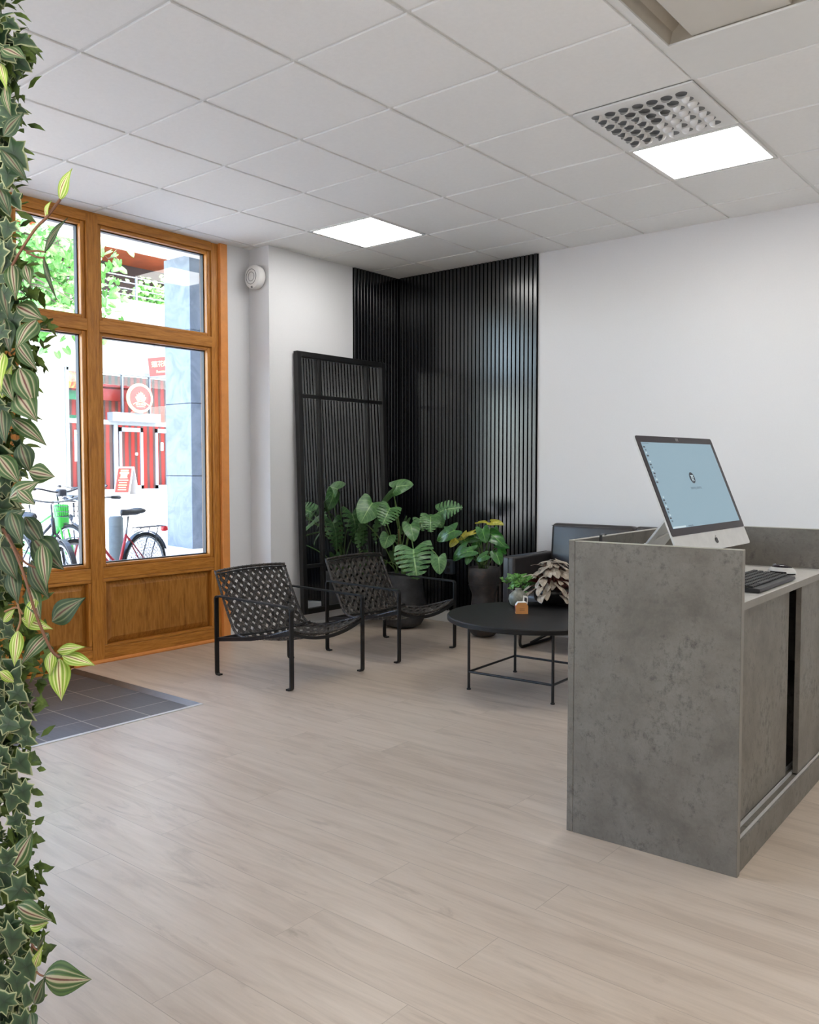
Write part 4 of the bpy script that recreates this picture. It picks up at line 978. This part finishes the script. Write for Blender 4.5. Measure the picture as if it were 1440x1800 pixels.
def vine(pts, r=.0022, mat='stem_brown'):
    P = [pl(*p) for p in pts]; q = []
    for i in range(len(P) - 1):
        a = P[max(i - 1, 0)]; b = P[i]; c = P[i + 1]; d = P[min(i + 2, len(P) - 1)]
        for t in [j / 5 for j in range(5)]:
            q.append(.5 * ((2 * b) + (c - a) * t + (2 * a - 5 * b + 4 * c - d) * t * t + (3 * b - a - 3 * c + d) * t ** 3))
    q.append(P[-1]); bm = B(); tube(bm, q, r, n=6); obj('vine_stem', bm, mat, pw, smooth=True)
vine([(5, 500, 1.28), (28, 455, 1.27), (60, 405, 1.26), (82, 382, 1.26), (106, 350, 1.26)]); vine([(40, 437, 1.27), (50, 442, 1.27), (64, 441, 1.27), (80, 443, 1.26)], .0016); vine([(46, 444, 1.27), (66, 452, 1.27), (78, 453, 1.26)], .0015)
vine([(5, 930, 1.28), (22, 960, 1.25), (42, 1010, 1.24), (60, 1070, 1.24), (76, 1112, 1.24), (92, 1145, 1.24), (106, 1156, 1.24)]); vine([(14, 940, 1.28), (40, 985, 1.25), (70, 1000, 1.25)], .0016)
vine([(24, 1035, 1.27), (32, 1065, 1.26), (36, 1090, 1.26), (30, 1110, 1.26)], .0016, 'tan_stem'); vine([(58, 1700, 1.28), (68, 1712, 1.27), (80, 1717, 1.26)], .0014); vine([(52, 1650, 1.28), (62, 1668, 1.27), (74, 1672, 1.27)], .0013)
vine([(8, 1075, 1.27), (30, 1068, 1.26), (40, 1080, 1.26)], .0014, 'tan_stem'); vine([(6, 1770, 1.30), (30, 1740, 1.29), (50, 1700, 1.29), (58, 1650, 1.29)], .0018)

# ================================================================== the street outside
FX = -26.5
def gz(x): return -.12 + max(0, (-x - 9)) * .033
bm = B(); X0 = [-5.5, -9, -14, -20, FX - 2]
for a, b in zip(X0, X0[1:]): quad(bm, (a, -15, gz(a)), (a, 45, gz(a)), (b, 45, gz(b)), (b, -15, gz(b)))
struct('ground', bm, 'street_paving')
bm = B(); box(bm, (-8.3, -12, 3.73), (XW - .25, 7.2, 3.98)); box(bm, (-13.2, 7.2, 5.0), (XW - .25, 30, 5.6)); box(bm, (XW - .5, -12, 2.95), (XW - .28, 30, 5.0)); struct('canopy_and_shade_slab', bm, 'soffit')  # outer slab is out of view, shaped to shade the column and near paving
bm = B(); box(bm, (XW - .5, 4.5, -.2), (XW - .28, 30, 2.95)); box(bm, (XW - .5, -12, -.2), (XW - .28, -3.5, 2.95)); box(bm, (XW - .5, -3.5, -.2), (XW - .28, 1.35, -.01)); box(bm, (XW - .5, 1.35, -.2), (XW - .13, 4.2, -.012)); struct('outer_wall', bm, 'facade_paint')
c0 = at(316, 940, 14.6); c1 = at(366, 940, 14.6)
bm = B()
for z in (0, 1.2, 2.4, 3.6): box(bm, (c0.x - .35, c0.y, gz(c0.x) + z - .01), (c0.x + .35, c0.y + 1.15, min(5.0, z + 1.195)), bev=.004, seg=1)
tag(obj('stone_column', bm, 'marble_column'), 'tall blue grey stone column outside the right window pane', 'column')

# facade opposite
g = gz(FX)
yy = lambda px, py=700: on_x(px, py, FX).y
zz = lambda py, px=220, X=FX: on_x(px, py, X).z
ya, yb = yy(116), yy(330) + 2.0; y2 = yy(198); y3 = yy(296)
zt = zz(655); zr = zz(744)
bd = thing('restaurant_building', 'pale facade opposite with a red restaurant shop window and terrace', 'building', (FX, ya, g))
def fb(name, mat, lst, par=bd, bev=0):
    bm = B()
    for lo, hi in lst: box(bm, V(lo) - V((FX, ya, g)), V(hi) - V((FX, ya, g)), bev=bev, seg=1)
    return obj(name, bm, mat, par)
fb('wall', 'facade_paint', [((FX - .4, ya - 14, g - .2), (FX, ya, 6.4)), ((FX - .4, ya, zt), (FX, yb, 6.4)), ((FX - .4, yb, g - .2), (FX, yb + 12, 6.4))])
fb('terrace_parapet', 'facade_white', [((FX - .2, ya - 14, 6.35), (FX + 1.1, yb + 12, 6.88)), ((FX - 4, ya - 14, 6.3), (FX + 1.0, yb + 12, 6.45))])
fb('terrace_wall', 'terrace_wall', [((FX - 4.2, ya - 14, 6.4), (FX - 4, yb + 12, 9.6))])
fb('roof_soffit', 'copper_panel', [((FX - 4.2, ya - 14, 9.3), (FX + .3, yb + 12, 9.5)), ((FX + .28, ya - 14, 9.1), (FX + .32, yb + 12, 9.5))]); fb('roof', 'facade_white', [((FX - 4.2, ya - 14, 9.5), (FX + .6, yb + 12, 10.1))])
bm = B(); 
for z in (7.05, 7.25, 7.45, 7.65): tube(bm, [V((FX + .95, ya - 10, z)) - V((FX, ya, g)), V((FX + .95, yb + 6, z)) - V((FX, ya, g))], .022, n=6)
for k in range(14): y = ya - 10 + 2 * k; box(bm, V((FX + .92, y, 6.85)) - V((FX, ya, g)), V((FX + .98, y + .06, 7.68)) - V((FX, ya, g)))
obj('railing', bm, 'frame_white', bd)
# shop front
fb('window_frame', 'frame_white', [((FX - .1, ya, zt - .09), (FX + .06, yb, zt + .02)), ((FX - .1, ya, zr - .07), (FX + .08, yb, zr + .08)), ((FX - .1, ya, g), (FX + .08, yb, g + .18)), ((FX - .08, ya - .04, g), (FX + .06, ya + .07, zt)), ((FX - .08, y2, g), (FX + .06, y2 + .14, zr)), ((FX - .08, y3, g), (FX + .06, y3 + .14, zr)), ((FX - .08, yy(262), zr), (FX + .04, yy(262) + .05, zt)), ((FX - .08, yy(214), zr), (FX + .04, yy(214) + .05, zt))])
fb('interior_wall', 'red_slats', [((FX - 1.2, y2 - 1.2, g), (FX - 1.1, yb + 1, zt))]); fb('interior_wall', 'shop_dark', [((FX - 1.4, ya - 1, g), (FX - 1.3, y2, zt))])
fb('interior_ceiling', 'sign_red', [((FX - 1.3, yy(170), zt - .5), (FX - .25, yy(262), zt - .42)), ((FX - .5, yy(175), zt - .95), (FX - .4, yy(250), zt - .55))])
fb('interior_floor', 'shop_dark', [((FX - 1.4, ya - 1, g), (FX - .1, yb + 1, g + .05))])
fb('window_graphic', 'floral_print', [((FX - .06, ya + .07, zz(682, 130)), (FX - .04, yy(152), zt - .1))]); fb('hanging_plants', 'turf_green', [((FX - .5, ya + .07, zz(700, 130)), (FX - .4, yy(165), zz(684, 130))), ((FX - .5, ya + .07, zz(742, 130)), (FX - .4, yy(150), zz(728, 130)))])
fb('window_post', 'poster_yellow' if False else 'facade_paint', [((FX - .4, yy(121), g + .2), (FX - .3, yy(131), zr))])
bm = B(); O_ = V((FX, ya, g))
quad(bm, V((FX, ya, g + .18)) - O_, V((FX, y2, g + .18)) - O_, V((FX, y2, zt)) - O_, V((FX, ya, zt)) - O_); quad(bm, V((FX, y2, zr)) - O_, V((FX, yb, zr)) - O_, V((FX, yb, zt)) - O_, V((FX, y2, zt)) - O_); quad(bm, V((FX, y3, g)) - O_, V((FX, yb, g)) - O_, V((FX, yb, zr)) - O_, V((FX, y3, zr)) - O_)
obj('glass_pane', bm, 'glass', bd)
# poster with the words at its head
pt = fb('poster', 'poster_blue', [((FX + .01, yy(129), zz(811, 140)), (FX + .02, yy(129) + .75, zz(756, 140)))])
RX = facing((1, 0, 0))
text_obj('poster_text', 'Hot pot', .20, (FX + .03, yy(141) + .07, zz(762, 140)), RX, 'poster_yellow', pt)
bm = B(); lathe(bm, [(.26, 0), (.26, .01)], axis='X', c=V((FX + .02, yy(140) + .05, zz(785, 140))) - O_, n=24); obj('poster_bowl', bm, 'sign_cream', pt)
# doors (open leaf at the right)
zd = zz(752, 230)
for a, b in ((yy(207), yy(249)),):
    fb('door_leaf', 'frame_white', [((FX, a, g + .02), (FX + .06, a + .1, zd)), ((FX, b - .1, g + .02), (FX + .06, b, zd)), ((FX, a, zd - .14), (FX + .06, b, zd)), ((FX, a, g + .02), (FX + .06, b, g + .3))])
a, b = yy(271), yy(294)
fb('door_leaf', 'frame_white', [((FX, a, g + .02), (FX + .06, a + .09, zd)), ((FX, b - .1, g + .02), (FX + .06, b, zd)), ((FX, a, zd - .14), (FX + .06, b, zd)), ((FX, a, g + .02), (FX + .06, b, g + .3))])
fb('air_curtain', 'frame_white', [((FX, yy(188), zz(742, 230)), (FX + .35, yy(272), zz(727, 230)))]); fb('window_decal', 'label_white', [((FX + .02, yy(236), zz(800, 240)), (FX + .03, yy(240), zz(796, 240))), ((FX + .02, yy(281), zz(792, 281)), (FX + .03, yy(285), zz(778, 281)))])
# round lotus sign
sc = on_x(246, 700, FX + .5)
t = thing('round_sign', 'round red and cream lotus sign above the restaurant door', 'sign', sc)
bm = B(); lathe(bm, [(.49, -.06), (.50, 0), (.49, .03)], axis='X', n=48); obj('disc', clean(bm), 'sign_cream', t)
bm = B(); lathe(bm, [(.41, .03), (.41, .045)], axis='X', n=48); obj('red_face', clean(bm), 'sign_red', t)
bm = B()
for k, (a, L) in enumerate(((-62, .24), (-38, .26), (-16, .28), (16, .28), (38, .26), (62, .24), (0, .30))):
    a = radians(a); d = V((0, sin(a), cos(a))); s = V((0, cos(a), -sin(a))); b0 = V((.046 + .002 * k, 0, -.08))
    prism(bm, [b0, b0 + d * L * .45 + s * .085, b0 + d * L, b0 + d * L * .45 - s * .085], (.003, 0, 0))
obj('lotus', clean(bm), 'sign_cream', t)
bm = B(); tube(bm, [(.05, y, -.12 - 1.2 * y * y) for y in [k / 20 - .3 for k in range(13)]], .014, n=5); box(bm, (.045, -.16, -.30), (.052, .16, -.285)); obj('underline', bm, 'sign_cream', t)
text_obj('sign_text', '蓮花酒樓', .10, sc + V((.05, 0, -.215)), RX, 'sign_cream', t)
# projecting shop sign
hc = on_x(293, 643, FX + .75)
t = thing('hanging_sign', 'red projecting restaurant sign with cream characters beside the column', 'sign', hc)
hn = V((.76, -.65, 0)).normalized(); hr = facing(hn) @ Matrix.Rotation(radians(6), 4, 'Z')
def hp(bm): bmesh.ops.transform(bm, matrix=hr, verts=bm.verts[:]); return clean(bm)
bm = B(); box(bm, (-.60, -.31, -.05), (.66, .31, 0)); obj('board', hp(bm), 'sign_red', t)
for tx, xx in (('蓮', -.40), ('花', -.19), ('酒', .26), ('樓', .47)): text_obj('sign_character', tx, .22, hc + hr @ V((xx, .07, .01)), hr, 'sign_cream', t)
text_obj('sign_text', 'Restaurant Lotus', .125, hc + hr @ V((.06, -.18, .01)), hr, 'sign_cream', t)
bm = B(); lathe(bm, [(.12, 0), (.12, .012)], c=(.03, .09, 0), n=30); obj('round_mark', hp(bm), 'sign_cream', t)
bm = B(); lathe(bm, [(.08, .012), (.08, .016)], c=(.03, .08, 0), n=30); obj('round_mark_core', hp(bm), 'sign_red', t)
bm = B(); tube(bm, [(0, 0, .30), (0, 0, .75), (-.76, 0, .75)], .02); obj('hanger', bm, 'frame_white', t)
text_obj('house_number', '70', .36, (FX + .03, yy(50), zz(760, 50)), RX, 'sign_red', bd)
# A-board
ac = at(222, 869, 29.0); ac.z = gz(ac.x)
t = thing('pavement_sign', 'red and white folding pavement sign in front of the restaurant door', 'sign', ac, radians(-68))
for s, m in ((1, 'sign_red'), (-1, 'shop_dark')):
    bm = B(); Rm = Matrix.Rotation(radians(-14 * s), 4, 'Y'); 
    box(bm, (-.012, -.31, .04), (.012, .31, 1.0), mat=Matrix.Translation((.27 * s, 0, 0)) @ Matrix.Rotation(radians(-15 * s), 4, 'Y')); fm = obj('frame', bm, 'grey_plastic', t)
    bm = B(); box(bm, (.012 if s > 0 else -.016, -.26, .12), (.016 if s > 0 else -.012, .26, .94), mat=Matrix.Translation((.27 * s, 0, 0)) @ Matrix.Rotation(radians(-15 * s), 4, 'Y')); obj('sheet', bm, m, fm)
bm = B()
for k, (w_, h_) in enumerate(((.3, .06), (.36, .06), (.26, .10), (.3, .03), (.38, .03), (.3, .03), (.34, .03), (.28, .03), (.32, .03))):
    z = .86 - k * .082; box(bm, (.017, -w_ / 2, z - h_ / 2), (.019, w_ / 2, z + h_ / 2), mat=Matrix.Translation((.27, 0, 0)) @ Matrix.Rotation(radians(-15), 4, 'Y'))
obj('printed_lines', bm, 'sign_cream', t)

# linden tree
rnd = random.Random(8)
tx = at(-60, 900, 16); tr = thing('linden_tree', 'leafy green linden tree with twigs across the upper left panes', 'tree', (tx.x, tx.y, gz(tx.x)))
T0 = V((tx.x, tx.y, gz(tx.x)))
bm = B(); tube(bm, [(0, 0, 0), (.05, 0, 2), (0, .1, 4), (0, 0, 6.5)], [.16, .14, .12, .08], n=10); obj('trunk', bm, 'bark', tr, smooth=True)
bm = B(); lf = B()
def twig(p0, p1, r0, nleaf, size=.15, sag=.0):
    pts = bez(p0, (p0 + p1) / 2 + V((rnd.uniform(-.2, .2), rnd.uniform(-.2, .2), rnd.uniform(0, .3))), p1, 8); tube(bm, pts, [r0 * (1 - .8 * i / 8) for i in range(9)], n=5)
    for _ in range(nleaf):
        i = rnd.uniform(.25, 1); p = p0.lerp(p1, i) + V((rnd.uniform(-.25, .25), rnd.uniform(-.25, .25), rnd.uniform(-.3, .12)))
        d = V((rnd.uniform(-.6, .6), rnd.uniform(-.6, .6), rnd.uniform(-1, -.1))).normalized(); s = size * rnd.uniform(.7, 1.15)
        leaf(lf, p, p + d * s, V((rnd.uniform(.2, 1), rnd.uniform(-1, -.2), rnd.uniform(.1, 1))), s * .95, 'heart', nu=2, nv=4, droop=.08)
TS = [(60, 400), (75, 440), (90, 470), (110, 500), (130, 525), (140, 505), (100, 540), (70, 520), (60, 480), (125, 440), (80, 545), (145, 540), (110, 410), (90, 420), (55, 450), (120, 470), (50, 545), (95, 500), (135, 385), (70, 390)]
for px, py in TS:
    d = rnd.uniform(15.2, 17); p1 = at(px, py, d) - T0; p0 = V((0, 0, rnd.uniform(3.5, 6))) ; twig(p0, p1, .035, 0)
    for _ in range(3): q = p0.lerp(p1, rnd.uniform(.5, .9)); twig(q, p1 + V((rnd.uniform(-.5, .5), rnd.uniform(-.5, .5), rnd.uniform(-.35, .3))), .012, 22)
for path, nl in (([(140, 400), (180, 410), (230, 420)], 26), ([(140, 500), (185, 492), (200, 505), (222, 530)], 26), ([(140, 430), (190, 455), (205, 470)], 20), ([(60, 560), (75, 590)], 5), ([(90, 560), (110, 600)], 8)):
    P = [at(x, y, 15.6) - T0 for x, y in path]
    for a, b in zip(P, P[1:]): twig(a, b, .012, nl // (len(P) - 1))
obj('branches', bm, 'bark', tr); tag(obj('leaves', lf, 'tree_leaf', tr), kind='stuff')
# planting on the opposite terrace
tc = at(296, 515, 29.2); t = thing('terrace_shrub', 'bright green shrub on the opposite terrace behind the railing', 'shrub', (tc.x - 1.0, tc.y, 6.45))
bm = B()
for k in range(260):
    p = V((rnd.gauss(0, .2), rnd.gauss(0, .34), abs(rnd.gauss(.75, .3)))); d = V((rnd.uniform(-1, 1), rnd.uniform(-1, 1), rnd.uniform(-.5, 1))).normalized()
    leaf(bm, p, p + d * .2, (1, -.5, .6), .16, 'lens', nu=1, nv=3)
tag(obj('foliage', bm, 'tree_leaf', t), kind='stuff'); bm = B(); tube(bm, [(0, 0, 0), (0, 0, .8)], .03); obj('stem', bm, 'bark', t)

# ------------------------------------------------------------------ bicycles
def bicycle(name, label, rear, heading, paint, rim='steel', rack=False, basket=False, guard=False, seat_h=.90, bars='city', group=None, sleek=False):
    t = thing(name, label, 'bicycle', (rear.x, rear.y, gz(rear.x)), heading, group)
    WB, WR = 1.07, .34; zc = WR + .01
    def wheel(x):
        bm = B(); tube(bm, [(x + WR * cos(a), 0, zc + WR * sin(a)) for a in [2 * pi * k / 48 for k in range(48)]], .019, n=8, closed=True); w_ = obj('wheel', bm, 'rubber', t, smooth=True)
        bm = B(); tube(bm, [(x + (WR - .028) * cos(a), 0, zc + (WR - .028) * sin(a)) for a in [2 * pi * k / 48 for k in range(48)]], .012, n=6, closed=True); obj('rim', bm, rim, w_, smooth=True)
        bm = B()
        for k in range(28):
            a = 2 * pi * k / 28; s = .025 if k % 2 else -.025; tube(bm, [(x + .02 * cos(a + .6), s, zc + .02 * sin(a + .6)), (x + (WR - .03) * cos(a), 0, zc + (WR - .03) * sin(a))], .0013, n=3)
        lathe(bm, [(.022, -.04), (.022, .04)], axis='Y', c=(x, 0, zc), n=12); obj('spokes', bm, 'steel', w_)
        bm = B(); tube(bm, [(x + (WR + .035) * cos(a), 0, zc + (WR + .035) * sin(a)) for a in [radians(q) for q in range(-5, 166, 9)]], 0, flat=(.05, .004, (0, 1, 0))); obj('mudguard', bm, 'bike_black', t)
    wheel(0); wheel(WB)
    bbk = V((.44, 0, .29)); st = V((.30, 0, .70)); hd = V((.86, 0, .92)); hb = V((.90, 0, .78)); r = .016
    bm = B(); tube(bm, [bbk, st], r); tube(bm, [bbk, hb - V((0, 0, .05))], .019); 
    tube(bm, bez(bbk + V((.02, 0, .12)), (.60, 0, .50), hd - V((-.01, 0, .06)), 8), .015) if rack else tube(bm, [st - V((0, 0, .08)), hd - V((0, 0, .05))], .015)
    for s in (-.05, .05): tube(bm, [bbk, (0, s, zc)], .009); tube(bm, [st, (0, s, zc)], .008)
    tube(bm, [hd, hb], .021)
    for s in (-.05, .05): tube(bm, rounded([hb, hb + V((.03, s, -.06)), (WB, s, zc)], .03, 4), .012)
    obj('frame', bm, paint, t, smooth=True)
    bm = B(); tube(bm, [st, (.26, 0, seat_h - .03)], .012); obj('seat_post', bm, 'steel', t, smooth=True)
    bm = B(); rows = []
    for k in range(9):
        f = k / 8; x = .10 + f * .27; w_ = .092 * (1 - f) ** .8 + .02; rows.append([bm.verts.new((x, w_ * cos(a), seat_h + .012 + .036 * sin(a) + (.012 if k < 2 else 0))) for a in [2 * pi * q / 12 for q in range(12)]])
    for a, b in zip(rows, rows[1:]):
        for q in range(12): bm.faces.new((a[q], a[(q + 1) % 12], b[(q + 1) % 12], b[q]))
    bm.faces.new(rows[0][::-1]); bm.faces.new(rows[-1]); obj('saddle', clean(bm), 'black_plastic', t, smooth=True)
    bm = B(); tube(bm, [hd, hd + V((-.03, 0, .14)), hd + V((.04, 0, .16))], .012); 
    for s in (-1, 1): tube(bm, rounded([hd + V((.04, 0, .16)), hd + V((.05, s * .12, .17)), hd + V((.02, s * .27, .21)), hd + V((-.14, s * .29, .20))], .05, 5), .011)
    if sleek:
        b2 = B(); tube(b2, [bbk + V((-.06, 0, .04)), bbk + V((.08, 0, .02)), hb - V((0, 0, .08)), hd], .042, n=10); obj('frame_cover', b2, paint, t, smooth=True)
        b2 = B(); box(b2, hd + V((-.02, -.075, -.26)), hd + V((.11, .075, .02)), bev=.03, seg=3); obj('head_cover', b2, paint, t, smooth=True)
        b2 = B(); box(b2, hd + V((.0, -.05, .12)), hd + V((.10, .05, .20)), bev=.02, seg=3); obj('display', b2, 'bike_black', t, smooth=True)
    h = obj('handlebar', bm, 'steel' if not sleek else 'bike_black', t, smooth=True)
    for s in (-1, 1): bm = B(); tube(bm, [hd + V((-.03, s * .285, .205)), hd + V((-.15, s * .29, .20))], .017); obj('grip', bm, 'black_plastic', h, smooth=True)
    bm = B(); lathe(bm, [(.09, -.045), (.09, -.04)], axis='Y', c=bbk, n=24); tube(bm, [bbk + V((0, -.06, 0)), bbk + V((.12, -.07, -.11))], .009); tube(bm, [bbk + V((0, .06, 0)), bbk + V((-.12, .07, .11))], .009); box(bm, bbk + V((.08, -.15, -.12)), bbk + V((.17, -.07, -.10))); box(bm, bbk + V((-.17, .07, .10)), bbk + V((-.08, .15, .12))); obj('crankset', bm, 'bike_black', t)
    if rack:
        bm = B()
        for s in (-.05, .0, .05): tube(bm, [(-.30, s, .765), (.14, s, .765)], .006, n=5)
        tube(bm, [(-.30, -.05, .765), (-.30, .05, .765)], .006, n=5); tube(bm, [(.0, -.05, .765), (.0, .05, .765)], .006, n=5)
        for s in (-.06, .06): tube(bm, [(-.16, s, .76), (0, s, zc)], .006, n=5); tube(bm, [(.12, s, .76), (.20, s * .4, .72)], .005, n=5)
        obj('rear_rack', bm, 'bike_black', t); bm = B(); box(bm, (-.37, -.035, .70), (-.31, .035, .76), bev=.015); obj('rear_light', bm, 'red_light', t, smooth=True)
    if guard:
        bm = B()
        for s in (-.045, .045):
            for k in range(16):
                a = radians(20 + k * 9); tube(bm, [(.07 * cos(a), s, zc + .07 * sin(a)), ((WR - .01) * cos(a), s, zc + (WR - .01) * sin(a))], .0022, n=3)
            for q in range(7): R_ = .08 + q * .036; tube(bm, [(R_ * cos(a), s, zc + R_ * sin(a)) for a in [radians(20 + k * 9) for k in range(16)]], .0022, n=3)
        obj('coat_guard', bm, 'bike_black', t)
    if basket:
        bm = B()
        for z in (.80, .86, .92, .98, 1.04):
            q = .12 + (z - .8) * .12; tube(bm, [(WB + .02 - q, -q, z), (WB + .02 + q, -q, z), (WB + .02 + q, q, z), (WB + .02 - q, q, z)], .004, n=4, closed=True)
        for k in range(7):
            f = -1 + k / 3
            for a, b in (((-1, f), None), ((1, f), None), ((f, -1), None), ((f, 1), None)): tube(bm, [(WB + .02 + a[0] * .12, a[1] * .12, .80), (WB + .02 + a[0] * .149, a[1] * .149, 1.04)], .0028, n=3)
        obj('basket', bm, 'bike_black', t)
    return t
hv = lambda a, b: math.atan2((b - a).y, (b - a).x)
rb = at(255, 985, 9.75); fb_ = at(188, 1000, 9.2)
bicycle('bicycle', 'red bicycle with a rear rack and coat guard behind the right window pane', rb, hv(rb, fb_), 'red_paint', rack=True, guard=True, seat_h=.93)
# the parked group at the left pane
f2 = at(108, 1010, 8.5); r2 = at(40, 980, 9.3); h2 = hv(r2, f2); r2 = f2 - V((cos(h2), sin(h2), 0)) * 1.07
bicycle('bicycle', 'black bicycle with silver rims seen low in the left window pane', r2, h2, 'bike_black', rim='alu', seat_h=.9)
f3 = at(124, 975, 10.3); h3 = h2 + radians(14); r3 = f3 - V((cos(h3), sin(h3), 0)) * 1.07
bicycle('bicycle', 'green shared bicycle with a dark handlebar and basket in the left window pane', r3, h3, 'bike_green', rim='steel', basket=True, seat_h=.95, sleek=True)
f4 = at(158, 975, 11.1); h4 = h2 + radians(-8); r4 = f4 - V((cos(h4), sin(h4), 0)) * 1.07
bicycle('bicycle', 'white framed bicycle half hidden by the window post behind the green one', r4, h4, 'bike_white', seat_h=.92)
bp = at(205, 985, 10.4); t = thing('bollard', 'dark grey steel bollard behind the red bicycle saddle', 'bollard', (bp.x, bp.y, gz(bp.x)))
bm = B(); lathe(bm, [(.09, 0), (.085, .02), (.085, .82), (.07, .845)], n=24); obj('post', clean(bm), 'bollard', t, smooth=True, angle=.6)
